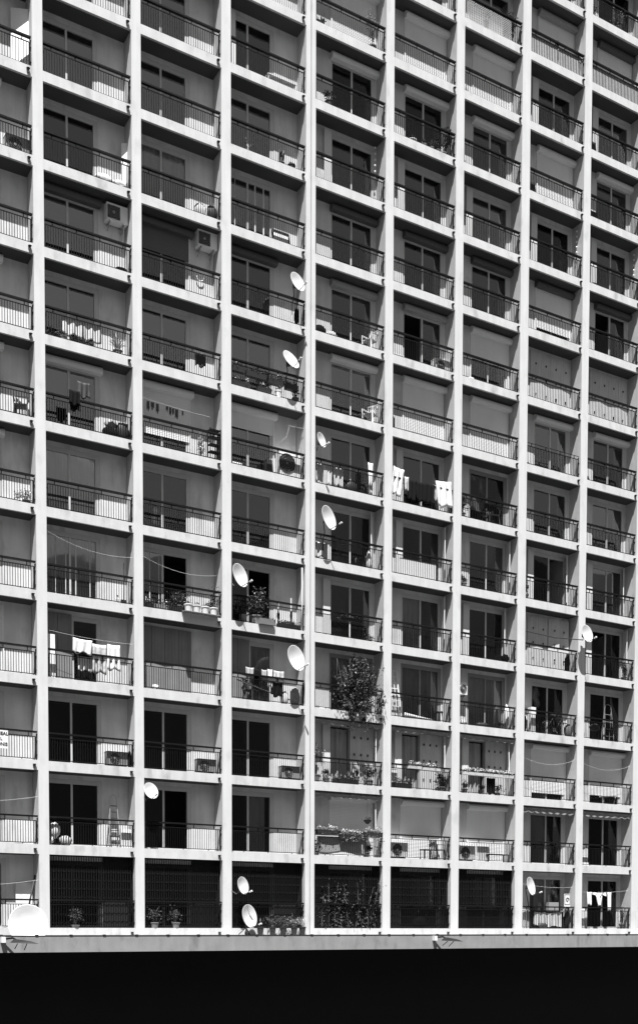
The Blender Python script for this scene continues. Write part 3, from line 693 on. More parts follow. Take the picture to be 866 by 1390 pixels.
# plant filled railing b3 s7
for i, (u, z_, w_) in enumerate(((.35, .55, .5), (1.05, .5, .8), (1.85, .45, .6), (2.5, .42, .5), (.45, .04, .7), (1.35, .04, .5))):
    planter(3, 7, u, z_, ['planter hooked high at the left on the most crowded railing', 'long planter hung high in the middle of the most crowded railing', 'planter hung right of the middle on the most crowded railing', 'planter below the half shaded dish on the crowded railing',
        'planter on the floor at the left of the most crowded balcony', 'planter on the floor in the middle of the most crowded balcony'][i], w_, 'dark', y=.16, n=170, m_='leavesd' if i % 2 else 'leaves', petals=12, seed=i)
plant(3, 7, 1.95, 'small white pots with herbs on the floor of the most crowded balcony', .12, .26, (.15, .1, .08), 60, .05, pm='white', y=.14)
plant(3, 7, 2.75, 'dark plant against the right end of the most crowded balcony', .13, .25, (.18, .14, .26), 200, .06, m_='leavesd')
plant(3, 7, 1.65, 'dark upright plant between the hung planters and the floor pots', .12, .3, (.18, .14, .3), 200, .06, m_='leavesd')
# b2 s4
for i, (u, lb) in enumerate(((1.62, 'first'), (1.93, 'second'), (2.26, 'third'), (2.58, 'fourth'))):
    plant(2, 4, u, 'white pot on the shelf hung outside the railing, %s from the left' % lb, .15, .24, (.14, .1, .07), 50, .05, pm='white', y=-.12, z=.03, seed=i)
m = MB()
for x in (-.62, .62): m.bar((x, .2, .1), (x, -.12, -.0), .02)
m.box(-.68, .68, -.24, .02, -.03, -.005)
o = m.build('plant_shelf', 'wood', None, False, P(2, 4, 2.1, -.02, .03)); tag(o, 'wooden shelf hung outside the railing carrying four white pots', 'shelf')
planter(2, 4, .25, .03, 'dark planter at the left end of the balcony with the white pots', .4, 'dark', n=160)
planter(2, 4, .72, .03, 'pale planter with low plants left of the open dark window', .55, 'grey', n=160, petals=20)
planter(2, 4, 1.22, .03, 'dense low planting below the open dark window', .5, 'dark', n=260, fh=.22, m_='leaves', petals=14)
plant(2, 4, 1.44, 'round feathery shrub standing in front of the open dark doorway', .15, .3, (.34, .25, .32), 520, .05, m_='leavesl', kind='potted_shrub')
plant(2, 4, 2.74, 'dark tangled shrub at the right end behind the white pots', .16, .3, (.26, .2, .38), 460, .06, m_='leavesd', kind='potted_shrub')
# b3 s4
plant(3, 4, 1.08, 'big sunlit bush in a tub in front of the black open doorway', .22, .34, (.48, .3, .46), 1100, .075, kind='potted_shrub', y=.22, m_='leaves', petals=50)
plant(3, 4, .55, 'smaller bush left of the big sunlit bush, under the dish', .15, .3, (.26, .2, .24), 360, .07, y=.2)
planter(3, 4, 1.38, .0, 'terracotta trough jutting past the railing under the big sunlit bush', .62, 'terra', y=-.04, n=60, petals=0, h=.2)
planter(3, 4, 2.42, .02, 'dark trough with low plants near the tall white pole', .9, 'dark', y=.2, n=150, petals=14)
for i, (u, hh) in enumerate(((2.02, 1.0), (2.56, 1.2))):
    t = thing('statue_stand', ['slim figure-like dark ornament with a white candle top, left of two', 'slim pale ornament on a tall stick beside the long pole, right of two'][i], 'ornament', P(3, 4, u, .25, 0))
    MB().tube([(0, 0, 0), (0, 0, hh*.35)], .03, 8).build('base', 'dark', t); MB().blob((0, 0, hh*.48), (.06, .05, .16), 8).build('figure', 'dark' if i == 0 else 'grey', t, True)
    MB().tube([(0, 0, hh*.6), (0, 0, hh)], .022, 8).build('rod', 'white', t)
tag(MB().tube([(0, 0, -.15), (0, 0, 2.3)], .022, 8).build('vertical_pole', 'white', None, True, P(3, 4, 2.9, .03, 0)), 'tall thin white pole standing from slab to ceiling near the column joint', 'pole')
# b3 s0 plants outside on the podium
for i, (u, st, mm) in enumerate(((1.0, 'blade', 'leaves'), (1.5, 'bush', 'leavesd'), (1.95, 'bush', 'leavesd'), (2.4, 'bush', 'leavesl'), (2.75, 'blade', 'petal'))):
    plant(3, 0, u, ['spreading fern-like plant right of the lower podium dish', 'dark potted plant second right of the lower podium dish', 'dark potted plant third right of the lower podium dish', 'pale leafy plant fourth right of the lower podium dish', 'white bladed plant at the column right of the lower podium dish'][i],
          .13, .3, (.34, .2, .24), 240 if st == 'bush' else 40, .06 if st == 'bush' else .04, y=-.3, z=-.245, style=st, m_=mm, pm='dark')
# b4 s2
plant(4, 2, .25, 'tall sparse plant with pale leaves left of the doorway, under the climbing bush', .14, .3, (.3, .2, .62), 460, .06, m_='leaves', kind='potted_shrub', petals=20)
plant(4, 2, .7, 'dark plant on the floor by the open doorway under the climbing bush', .12, .2, (.22, .2, .2), 220, .06, m_='leavesd')
plant(4, 2, 2.05, 'small palm-like plant before the pale panel under the climbing bush', .1, .35, (.18, .12, .22), 24, .04, style='blade', m_='leavesd')
plant(4, 2, 2.62, 'dark shrub at the right end under the climbing bush', .15, .25, (.32, .2, .32), 460, .07, m_='leavesd', kind='potted_shrub')
planter(4, 2, 1.5, .02, 'row of low flowers on the floor under the climbing bush', 1.1, 'dark', n=240, petals=26, fh=.12)
# b4 s1
planter(4, 1, .62, .80, 'railing planter with pale flowers at the left, above the vine-filled grille', .9, 'dark', y=.12, n=300, m_='leavesl', petals=30, seed=1, droop=.2)
planter(4, 1, 1.62, .66, 'railing planter bright with flowers in the middle, above the vine-filled grille', .95, 'dark', y=.04, n=380, m_='leavesl', petals=70, seed=2, droop=.3)
planter(4, 1, 2.62, .78, 'railing planter trailing over the column at the right, above the vine-filled grille', .8, 'iron2', y=.02, n=360, m_='leavesl', petals=26, seed=3, droop=.45)
plant(4, 1, .22, 'dark leafy plant on the floor at the left, above the vine-filled grille', .15, .2, (.24, .2, .26), 360, .08, m_='leavesd')
plant(4, 1, 2.5, 'dark plant on the floor under the trailing railing planter', .15, .2, (.34, .2, .24), 360, .07, m_='leavesd')
t = thing('hanging_basket', 'round dark basket hung before the right wall above trailing flowers', 'hanging basket', P(4, 1, 2.55, .3, 1.3))
MB().lathe((0, 0, 0), [(.05, 0), (.14, .1), (.16, .16)], 12).build('bowl', 'dark', t); MB().tube([(0, 0, .16), (0, 0, 1.1)], .005, 4).build('chain', 'iron', t)
MB().bush((0, 0, .2), (.16, .16, .1), 90, .05, random.Random(5)).build('foliage', 'leavesd', t)
cloth(4, 1, 1.35, .74, 2.2, .62, 'grey canvas stretched behind the rail beneath the flowering railing planters', 'clothg', y=.2, name='canvas_sheet', cat='canvas', group='canvas on the railings', amp=.012, sag=0)
# vine behind grille b4 s0
def vine():
    rg = random.Random(12); t = thing('climbing_vine', 'leafy vine climbing on the dark grille of the lowest storey', 'vine', P(4, 0, 1.6, .12, 0))
    st = MB(); m = MB()
    for k in range(9):
        x = -1.2+k*.3; p = [(x, 0, 0), (x+rg.uniform(-.2, .2), 0, .7), (x+rg.uniform(-.3, .3), -.02, 1.2+.6*abs(math.sin(k)))]; st.tube(p, [.014, .01, .005], 5)
        for j in range(rg.choice([20, 50, 90, 120])): q = rg.random()*2; i = int(q); c = Vector(p[i]).lerp(Vector(p[min(2, i+1)]), q-i); m.leaf(c+Vector((rg.gauss(0, .1), rg.gauss(0, .05)-.03, rg.gauss(0, .1))), rg.uniform(.06, .12), rg)
    st.build('stem', 'bark', t); m.build('foliage', 'leavesd', t)
vine()
# b5 s2
planter(5, 2, 1.15, .80, 'white flower trough on the handrail left of its neighbour, under a rolled awning', .6, 'white', y=.06, n=120, petals=40, h=.1, seed=4)
planter(5, 2, 1.95, .78, 'white flower trough on the handrail in front of the pale panel with marks', .8, 'white', y=.06, n=220, petals=60, h=.1, seed=5)
plant(5, 2, 2.62, 'dense dark bush filling the right end beside the white flower troughs', .18, .2, (.40, .22, .36), 900, .07, m_='leavesd', kind='potted_shrub')
plant(5, 2, .12, 'thin dark plant by the left column beside a white container', .1, .3, (.12, .12, .5), 240, .06, m_='leavesd')
planter(5, 2, .72, .04, 'dark trough of plants on the floor behind the left of the flower railing', .8, 'dark', n=260, fh=.2, petals=10)
tag(MB().box(-.17, .17, -.12, .12, 0, .5).box(-.18, .18, -.13, .13, .5, .53).build('storage_bin', 'white', None, False, P(5, 2, .32, .4, .25)), 'white storage bin behind the thin dark plant by the column', 'bin')
# b6 s2 : long row of troughs
for i in range(5):
    planter(6, 2, .45+i*.52, .74, 'white trough of bright flowers on the long flower railing, %s from the left' % ['first', 'second', 'third', 'fourth', 'fifth'][i], .5, 'white', y=.03, n=110, petals=60, h=.11, seed=i*2, group='flower troughs along one railing')
plant(6, 2, .5, 'dark floor plant below the first flower trough of the long row', .12, .2, (.2, .15, .2), 240, .06, m_='leavesd')
plant(6, 2, 1.35, 'dark floor plant in front of a white patch, middle of the long flower railing', .12, .2, (.18, .15, .14), 180, .06, m_='leavesd')
plant(6, 2, 2.2, 'low dark plant at the right below the long row of troughs', .14, .15, (.26, .15, .16), 200, .06, m_='leavesd')
cloth(6, 2, 1.72, .72, .44, .66, 'black cloth hanging below the long row of flower troughs', 'clothb', y=.13, group='laundry hung out on the balconies')
# upper right plants
plant(6, 13, 1.2, 'dark bush at the top edge above the balcony with wire netting', .16, .45, (.36, .22, .3), 520, .07, m_='leavesd', kind='potted_shrub')
plant(6, 13, 2.45, 'large dark shrub at the right end of the wire netting balcony', .18, .45, (.34, .25, .6), 900, .08, m_='leavesd', kind='potted_shrub')
plant(7, 13, 1.55, 'spiky small plant rising over the reed-screened handrail, left of two', .1, .75, (.22, .18, .22), 50, .03, m_='leavesd', style='blade', y=.2)
plant(7, 13, 2.75, 'spiky small plant rising over the reed-screened handrail, right of two', .1, .7, (.2, .18, .22), 50, .03, m_='leavesd', style='blade', y=.2)
plant(8, 14, 1.7, 'leafy shrub on the highest balcony at the upper right corner', .15, .3, (.3, .25, .4), 600, .07, m_='leavesl', kind='potted_shrub')
plant(8, 14, .25, 'coiled dark plant at the left of the highest balcony, upper right corner', .13, .2, (.2, .2, .2), 200, .07, m_='leavesd')
plant(6, 6, .28, 'dark plant climbing the left wall near the cloth covered chair', .13, .25, (.2, .2, .36), 420, .07, m_='leavesd', kind='potted_shrub')
plant(8, 4, 2.62, 'dark thin leafed plant at the right wall beyond the column dish', .13, .2, (.26, .2, .4), 300, .06, m_='leavesd')
plant(0, 5, 2.72, 'bushy white leaved plant by the column on the left edge of the photo', .14, .15, (.32, .2, .2), 260, .08, m_='petal', y=.25)
plant(6, 5, .28, 'dark plant in a round pot at the left of a striped curtain balcony', .14, .2, (.16, .14, .18), 180, .07, m_='leavesd', y=.2)
plant(7, 5, .2, 'dark plant in the left corner beside an open shutter leaf', .12, .2, (.14, .14, .4), 260, .07, m_='leavesd', y=.25)
plant(4, 4, 2.55, 'low bushy plant at the right end of the balcony with a mesh curtained door', .15, .12, (.3, .18, .12), 200, .06, m_='leaves')
planter(4, 4, 1.72, .70, 'dark planter slung behind the rail of the mesh curtained balcony', 1.0, 'dark', n=90, petals=0, h=.12, m_='leavesd')
for i, u in enumerate((.4, 1.2)): plant(2, 0, u, ['dark plant behind the grille right of the first lit column base', 'dark plant behind the second grille, further right'][i], .15, .2, (.35, .2, .35), 380, .07, y=.1, m_='leaves', group='plants behind the lowest grilles')
plant(1, 0, .9, 'dark plant behind the leftmost grille', .15, .1, (.3, .2, .3), 260, .07, y=.1, m_='leavesd', group='plants behind the lowest grilles')
plant(8, 0, 2.7, 'dark thin shrub at the right wall beside the white laundry', .12, .2, (.16, .14, .4), 240, .06, m_='leavesd')
plant(6, 3, 2.4, 'low dark shrub in the clutter under the small square air conditioner', .14, .12, (.4, .18, .14), 260, .06, m_='leavesd')

# ---- furniture and other things
def ladder(b, s, u, label, h=1.75, w0=.40, w1=.24, y=.32, steps=7, m_='alu', splay=.35):
    t = thing('step_ladder', label, 'step ladder', P(b, s, u, y, 0), 'step ladders on balconies')
    f = MB(); ht = .012 if m_ == 'alu' else .007
    for sg in (-1, 1): f.bar((sg*w0/2, 0, 0), (sg*w1/2, splay*.5, h), ht*2.4)
    f.tube([(-w1/2, splay*.5, h), (-w1*.42, splay*.5, h+.2), (0, splay*.5, h+.26), (w1*.42, splay*.5, h+.2), (w1/2, splay*.5, h)], .013, 6)
    f.build('front_frame', m_, t)
    for k in range(steps):
        q = (k+.8)/(steps+.4); ww = w0+(w1-w0)*q; yy = splay*.5*q; MB().box(-ww/2, ww/2, yy-.01, yy+ht*4, h*q-ht, h*q+ht).build('step', 'iron2' if m_ == 'alu' else m_, t)
    r = MB()
    for sg in (-1, 1): r.bar((sg*w0/2, min(splay, D-y-.02), 0), (sg*w1/2, splay*.5+.02, h*.95), .022)
    r.build('rear_frame', m_, t); return t
ladder(1, 1, 2.40, 'aluminium step ladder standing against the balcony wall right of the black window', 1.58)
ladder(8, 3, 1.75, 'thin tilted grey step ladder behind the railing near the right edge', 1.42, .5, .4, y=.22, steps=4, m_='grey', splay=.3)
def chair(b, s, u, label, m_='white', rz=0, y=.34, sc_=1., group='chairs on the balconies'):
    t = thing('garden_chair', label, 'chair', P(b, s, u, y, 0), group, rz); t.scale = (sc_,)*3
    MB().box(-.21, .21, -.2, .2, .40, .43).build('seat', m_, t)
    b_ = MB(); 
    for i in range(5): x = -.18+i*.09; b_.bar((x, .18, .44), (x, .26, .84), .035, .015)
    b_.bar((-.21, .26, .84), (.21, .26, .84), .05, .02); b_.build('backrest', m_, t)
    for sx in (-1, 1):
        for sy in (-1, 1): MB().bar((sx*.2, sy*.18, .41), (sx*.23, sy*.21, 0), .04).build('leg', m_, t)
        MB().bar((sx*.23, -.2, .62), (sx*.22, .22, .66), .045, .025).bar((sx*.22, -.19, .42), (sx*.23, -.2, .62), .03).build('armrest', m_, t)
chair(4, 7, 2.62, 'white plastic garden chair in the sun on a balcony of pale curtains', rz=R(-60), y=.36)
chair(5, 1, 2.5, 'black chair near the right wall beside the closed shutter and floor air conditioner', 'dark', rz=R(10))
chair(6, 6, 1.85, 'black chair under the dark cloths behind the rail', 'dark', rz=R(-15))
chair(3, 3, .95, 'dark folding chair at the left behind the washing under the big round dish', 'iron2', rz=R(30))
chair(0, 6, 2.62, 'dark chair with a rounded back by the column at the left edge', 'dark', rz=R(-20))
chair(4, 8, 2.60, 'pale slatted chair amid toys at the right wall of a grey curtain balcony', 'white', rz=R(-70), y=.36)
def stool(b, s, u, label, m_='dark', h=.45, r=.17, y=.3):
    t = thing('stool', label, 'stool', P(b, s, u, y, 0)); MB().lathe((0, 0, h-.03), [(r, 0), (r*1.05, .015), (r, .03)], 16).build('seat', m_, t)
    for k in range(4): a = k*1.57+.78; MB().bar((math.cos(a)*r*.7, math.sin(a)*r*.7, h-.03), (math.cos(a)*r, math.sin(a)*r, 0), .025).build('leg', m_, t)
stool(5, 3, 2.5, 'dark round stool at the right of the balcony with the white lattice')
def table(b, s, u, label, w_=.8, d=.35, h=.7, m_='iron2', y=.3, lm=None):
    t = thing('table', label, 'table', P(b, s, u, y, 0), 'small tables'); MB().box(-w_/2, w_/2, -d/2, d/2, h-.03, h).build('tabletop', m_, t)
    for sx in (-1, 1):
        for sy in (-1, 1): MB().box(sx*(w_/2-.03)-.015, sx*(w_/2-.03)+.015, sy*(d/2-.03)-.015, sy*(d/2-.03)+.015, 0, h-.03).build('leg', lm or m_, t)
table(3, 11, 2.1, 'low pale slatted table behind the rail of the balcony with a white side board', 1.15, .4, .28, 'white')
table(6, 1, 2.15, 'long low black table at the right, next to the leaning white panel', 1.15, .4, .34, 'dark')
table(5, 1, 1.98, 'small black table beside the black chair', .55, .35, .42, 'dark')
# bicycle
def bicycle():
    t = thing('bicycle', 'dark bicycle leaning behind the railing left of the step ladder balcony', 'bicycle', P(7, 3, 2.05, .34, 0))
    r = .31
    for x in (-.52, .5):
        w_ = MB(); w_.tube([(x+r*math.cos(a*math.pi/14), 0, r+r*math.sin(a*math.pi/14)) for a in range(29)], .018, 6, False); wo = w_.build('wheel', 'dark', t)
        sp = MB(); sp.lathe((x, 0, r), [(.03, -.03), (.03, .03)], 8, 'y')
        for k in range(14): a = k*.449; sp.bar((x, 0, r), (x+r*math.cos(a), 0, r+r*math.sin(a)), .004)
        sp.build('spokes', 'alu', wo)
    A, S_, Hd, Bb, F = (-.52, 0, r), (-.18, 0, .78), (.34, 0, .80), (-.08, 0, .28), (.5, 0, r)
    f = MB()
    for p, q in ((A, S_), (S_, Hd), (Hd, Bb), (Bb, S_), (A, Bb), (Hd, F)): f.tube([p, q], .016, 6)
    f.build('bike_frame', 'iron2', t)
    MB().tube([(.34, 0, .8), (.31, 0, .95)], .012, 6).tube([(.28, -.24, .96), (.36, -.1, .97), (.36, .1, .97), (.28, .24, .96)], .012, 6).build('handlebar', 'iron2', t)
    MB().tube([(-.18, 0, .78), (-.2, 0, .88)], .012, 6).prism([(-.06, .88), (.06, .88), (.05, .93), (-.05, .93)], -.32, -.06).build('saddle', 'dark', t)
    MB().lathe((-.08, 0, .28), [(.09, -.012), (.09, .012)], 14, 'y').bar((-.08, -.06, .28), (.02, -.06, .14), .02).bar((-.08, .06, .28), (-.18, .06, .42), .02).build('crank', 'alu', t)
bicycle()
# boards, panels
def board(b, s, u, label, w_, h, m_='white', y=.45, lean=.08, z=0, name='leaning_board', cat='board', rz=0, th=.03):
    m = MB(); m.add([(-w_/2, 0, 0), (w_/2, 0, 0), (w_/2, th, 0), (-w_/2, th, 0), (-w_/2, lean, h), (w_/2, lean, h), (w_/2, lean+th, h), (-w_/2, lean+th, h)], [(0,3,2,1),(4,5,6,7),(0,1,5,4),(1,2,6,5),(2,3,7,6),(3,0,4,7)])
    m.box(-w_/2-.006, -w_/2, 0, th*.6, 0, .04)
    o = m.build(name, m_, None, False, P(b, s, u, y, z)); o.rotation_euler.z = rz; return tag(o, label, cat)
board(0, 10, 2.72, 'tall white board leaning in the corner at the upper left edge', .62, 2.0, y=.38, rz=-.4)
board(1, 9, 2.88, 'narrow white board upright against the right wall above a heap of white things', .2, 1.75, y=.4, rz=-.5)
board(1, 3, .24, 'narrow white board standing at the left end behind the sunlit washing', .24, 1.5, y=.3)
board(3, 11, .30, 'wide white board at the left of a dark window, near the top', .32, 2.3, y=.5)
board(5, 5, 1.32, 'broad white canvas sheet fixed behind the railing between two open shutter leaves', 1.7, .68, y=.13, lean=0, name='canvas_sheet', cat='canvas', th=.012)
board(6, 1, 1.45, 'white panel leaning on the railing between the air conditioner and low black table', .62, .74, y=.2)
board(1, 1, 2.80, 'white rounded box lid standing right of the aluminium step ladder', .36, .66, y=.25)
board(7, 3, .72, 'narrow upright white water heater left of the bicycle', .26, 1.12, y=.26, lean=0, name='water_heater', cat='water heater', th=.22)
board(5, 8, .42, 'white board lying against the rail left of the open dark window', .6, .24, y=.2)
board(5, 8, 1.75, 'low white bench-like board left of the pale floor air conditioner', .6, .14, y=.2, name='white_crate', cat='crate', th=.2)
board(3, 6, .30, 'low white box at the left below a partly lowered shutter', .5, .2, y=.2, name='white_crate', cat='crate', th=.2)
board(4, 3, .34, 'white sheet board at the left behind the rail beside the climbing bush', .5, .1, y=.2)
board(8, 1, .50, 'small white crate behind the rail at the left of a dark curtained window, lower right', .34, .42, y=.3, name='white_crate', cat='crate', th=.2)
board(8, 0, .35, 'white cupboard at the left of the balcony with white laundry', .34, .88, y=.35, lean=0, name='cupboard', cat='cupboard', th=.25)
board(8, 3, .18, 'narrow white tub at the left of the thin step ladder', .22, .45, y=.35, name='tub', cat='tub', th=.2)
board(7, 11, .32, 'dark patterned cabinet at the left under a closed white shutter, upper right', .5, .62, 'iron2', y=.25, name='cabinet', cat='cabinet', th=.3)
board(8, 11, .40, 'dark square crate at the left of the railing near the right edge, upper', .56, .5, 'dark', y=.25, name='cabinet', cat='cabinet', th=.3)
board(8, 12, .30, 'dark chest against the rail with something white on it, upper right', .5, .62, 'iron2', y=.25, name='cabinet', cat='cabinet', th=.3)
board(3, 6, 1.72, 'upright black loudspeaker box in front of the window left of the big air conditioner', .24, .62, 'dark', y=.3, name='loudspeaker', cat='loudspeaker', th=.22)
board(0, 0, 2.62, 'tall grey panel leaning on the wall behind the very large dish', .55, 1.5, 'c3', y=.5)
board(4, 3, .20, 'long grey crate at the column left of the climbing bush', .3, .16, 'grey', y=.2, name='white_crate', cat='crate', th=.2)
board(6, 11, .20, 'narrow dark box in the left corner below the big white shutter', .26, .4, 'iron2', y=.3, name='cabinet', cat='cabinet', th=.2)
board(7, 7, .2, 'small dark box on the floor at the left of the thin-railed balcony', .3, .2, 'dark', y=.2, name='cabinet', cat='cabinet', th=.2)
board(8, 7, .2, 'dark box on the floor at the left below a white shutter box, right edge', .3, .3, 'dark', y=.2, name='cabinet', cat='cabinet', th=.2)
# picture frame b3 s9
def pframe():
    t = thing('picture_frame', 'empty dark edged frame leaning on the mottled wall behind the rail', 'frame', P(3, 9, 2.18, .3, 0), None)
    m = MB(); w_, h = .66, .58
    for a, q in (((-w_/2, 0, 0), (w_/2, 0, 0)), ((-w_/2, .1, h), (w_/2, .1, h)), ((-w_/2, 0, 0), (-w_/2, .1, h)), ((w_/2, 0, 0), (w_/2, .1, h))): m.bar(a, q, .05)
    m.build('frame_border', 'iron2', t); board_ = MB(); board_.add([(-w_/2, .01, 0), (w_/2, .01, 0), (w_/2, .11, h), (-w_/2, .11, h)], [(0, 1, 2, 3)]).build('panel', 'c3', t)
pframe()
def bag(b, s, u, r, label, m_='white', z=0, y=.3, name='bag', cat='bag', seed=1):
    m = MB(); m.blob((0, 0, r[2]), r, 12, .14, random.Random(seed)); o = m.build(name, m_, None, True, P(b, s, u, y, z)); return tag(o, label, cat)
bag(1, 1, .26, (.2, .16, .26), 'pale bulging bag piled at the left of the black window', 'cloth', z=.24, seed=3)
bag(1, 1, .12, (.14, .14, .16), 'small white bag low in the left corner of the ladder balcony', 'white', seed=4)
bag(1, 1, .64, (.24, .16, .17), 'grey sack lying on the floor left of the window mullion', 'clothp', seed=5)
bag(1, 1, .36, (.2, .16, .13), 'black sack beneath the pale bulging bag', 'clothb', y=.4, seed=6)
bag(1, 6, 2.28, (.26, .16, .2), 'round black bag on the floor left of a bigger dark bag', 'clothb', seed=7)
bag(1, 6, 2.74, (.26, .16, .32), 'large dark padded bag against the right wall below a white wall line', 'iron2', seed=8)
bag(1, 6, 2.36, (.22, .14, .18), 'grey bag resting on top of the round black bag', 'grey', z=.36, y=.42, seed=9)
bag(4, 8, .34, (.28, .16, .2), 'black sack in the left corner beside a white ball-like bag', 'clothb', seed=10)
bag(4, 8, .86, (.24, .16, .15), 'white ball-like bag beside the black sack', 'white', seed=11)
bag(1, 9, .68, (.36, .14, .07), 'flat black bundle on the floor in front of a dark window, upper left', 'clothb', seed=12)
bag(1, 9, 2.1, (.34, .16, .15), 'crumpled white bundle on the floor left of the narrow upright board', 'cloth', seed=13, y=.2)
bag(1, 9, 2.62, (.3, .16, .13), 'second white bundle touching the narrow upright board', 'cloth', seed=14, y=.2)
bag(2, 9, 2.3, (.24, .14, .26), 'white rounded seat-like bundle under the rail, upper left', 'cloth', seed=15)
bag(2, 9, 2.74, (.2, .14, .3), 'dark patterned bundle next to the wall right of the white seat-like bundle', 'iron2', seed=16)
bag(2, 3, .50, (.13, .1, .1), 'small pale doll-like bundle on the floor before the grey timber shutters', 'cloth', seed=17, y=.18)
bag(7, 4, 2.62, (.13, .1, .42), 'black upright bag left of the dish mounted on the column', 'clothb', seed=18)
bag(6, 4, 2.55, (.2, .12, .2), 'dark bag by the right wall of a balcony with opened shutter leaves', 'clothb', seed=19)
bag(5, 7, .16, (.12, .12, .3), 'dark plant-like bundle in the left corner beneath a nearly closed shutter', 'iron2', seed=20)
bag(8, 2, .12, (.1, .1, .26), 'black bundle in the left corner under a nearly closed shutter, lower right', 'clothb', seed=21)
bag(6, 3, .35, (.2, .14, .12), 'white bundle on the floor below the small square air conditioner', 'cloth', seed=22)
bag(3, 3, 2.3, (.16, .12, .26), 'white bag on the floor under the big round dish', 'cloth', seed=23)
bag(3, 3, 2.75, (.2, .14, .34), 'bulky pale and dark bundle at the right end under the big round dish', 'clothp', seed=24)
bag(8, 10, .55, (.16, .1, .14), 'small dark toy on the floor of a balcony with a crossed rail ornament', 'dark', seed=25)
bag(6, 8, .5, (.22, .1, .05), 'small white thing lying on the floor edge under a half lowered shutter', 'cloth', seed=26, y=.14)
bag(3, 8, 2.8, (.1, .1, .3), 'dark narrow bag hanging right of the mast of the highest dish', 'clothb', seed=27, z=.15)
bag(6, 12, .22, (.14, .12, .26), 'crumpled pale bundle in the left corner beneath a spotted white shutter', 'cloth', seed=28)
bag(1, 2, 2.92, (.07, .08, .3), 'narrow dark bundle beside the leftmost shaded floor air conditioner', 'clothb', seed=29)
bag(6, 3, 1.3, (.34, .14, .1), 'low heap of dark oddments on the floor beside the small square air conditioner', 'iron2', seed=41, y=.2)
bag(6, 3, 2.75, (.12, .12, .55), 'tall pale wrapped bundle at the right wall across from the small square air conditioner', 'c3', seed=42, y=.4)
bag(4, 6, 1.75, (.26, .12, .26), 'dark bundle behind the rail right of the three drying sheets', 'iron2', seed=43)
bag(7, 3, .22, (.14, .12, .36), 'dark bag in the corner left of the white water heater', 'clothb', seed=44)
bag(7, 3, 2.7, (.2, .14, .3), 'grey sack standing right of the bicycle', 'grey', seed=45)
bag(3, 4, 2.5, (.3, .12, .1), 'pale crumpled bundle on the floor between the two slim ornaments', 'cloth', seed=46, z=.2, y=.4)
bag(8, 3, .9, (.3, .12, .16), 'dark box-like bundle hung behind the rail left of the thin ladder', 'iron2', z=.42, seed=47)
bag(4, 5, 2.55, (.12, .1, .36), 'pale bundle by the right wall on the balcony with the large column dish', 'c3', seed=48)
bag(5, 0, 1.6, (.4, .14, .3), 'dark heap behind the grille second from the vine toward the right', 'clothb', seed=49)
# basket b1 s8
t = thing('round_basket', 'round black wire basket on the floor below the left wall-mounted air conditioner', 'basket', P(1, 8, 2.70, .3, 0))
MB().lathe((0, 0, 0), [(.15, 0), (.2, .14), (.22, .16)], 16).build('bowl', 'dark', t); MB().tube([(.2*math.cos(a*.3142), 0, .15+.12*math.sin(a*.3142)) for a in range(11)], .012, 6).build('handle', 'dark', t)
# hose ring b2 s8
m = MB(); m.tube([(.13*math.cos(a*.37+3.0), 0, .13*math.sin(a*.37+3.0)) for a in range(10)], .018, 6)
tag(m.build('garden_hose', 'white', None, True, P(2, 8, 2.42, .6, .95)), 'white curved hose loop hanging on the wall under an air conditioner', 'hose')
# broom b1 s4 and small white bottles
t = thing('broom', 'broom with dark handle upright in the corner of the striped curtain balcony', 'broom', P(1, 4, 2.76, .35, 0))
MB().tube([(0, 0, .2), (.05, .1, 1.5)], .012, 6).build('handle', 'dark', t); MB().prism([(-.05, 0), (.05, 0), (.03, .22), (-.03, .22)], -.1, .1).build('brush', 'dark', t)
t = thing('bottle', 'white bottles standing beside the broom', 'bottle', P(1, 4, 2.52, .3, 0)); MB().lathe((0, 0, 0), [(.07, 0), (.07, .2), (.03, .26), (.03, .3)], 12).build('body', 'white', t); MB().lathe((0, 0, .3), [(.034, 0), (.034, .03)], 10).build('cap', 'dark', t)
# lattice b5 s3
t = thing('lattice_panel', 'white lattice window frame leaning at the left of a black doorway', 'lattice', P(5, 3, .42, .3, 0))
m = MB(); w_, h = .5, 1.9
for i in range(4): x = -w_/2+w_*i/3; m.bar((x, .0, 0), (x-.08, .25, h), .05 if i in (0, 3) else .026)
for j in range(9): z_ = h*j/8; q = j/8; m.bar((-w_/2-.08*q, .25*q, z_), (w_/2-.08*q, .25*q, z_), .028)
m.build('lattice_frame', 'white', t)
t = thing('folded_parasol', 'long pale folded parasol lying across the floor right of the white lattice', 'parasol', P(5, 3, 1.3, .2, .05))
MB().tube([(-.5, .05, .12), (.1, 0, .06), (.8, -.03, .02)], [.09, .06, .02], 8).build('canopy', 'c3', t, True); MB().tube([(.7, -.03, .02), (1.05, -.04, .02)], .012, 6).build('pole', 'alu', t)
# shelf rack b2 s6
t = thing('metal_shelf', 'black metal shelf rack at the right wall beside a shutter with socks', 'shelf', P(2, 6, 2.76, .2, 0))
m = MB()
for sx in (-1, 1):
    for sy in (-1, 1): m.bar((sx*.2, sy*.12, 0), (sx*.2, sy*.12, 1.1), .03)
m.build('post_frame', 'iron', t)
for k in range(5): MB().box(-.2, .2, -.12, .12, .05+k*.25, .075+k*.25).build('shelf_board', 'iron', t)
plant(2, 6, 2.30, 'pale climbing plant left of the black metal shelf rack', .12, .1, (.14, .12, .45), 260, .07, m_='petal', y=.3)
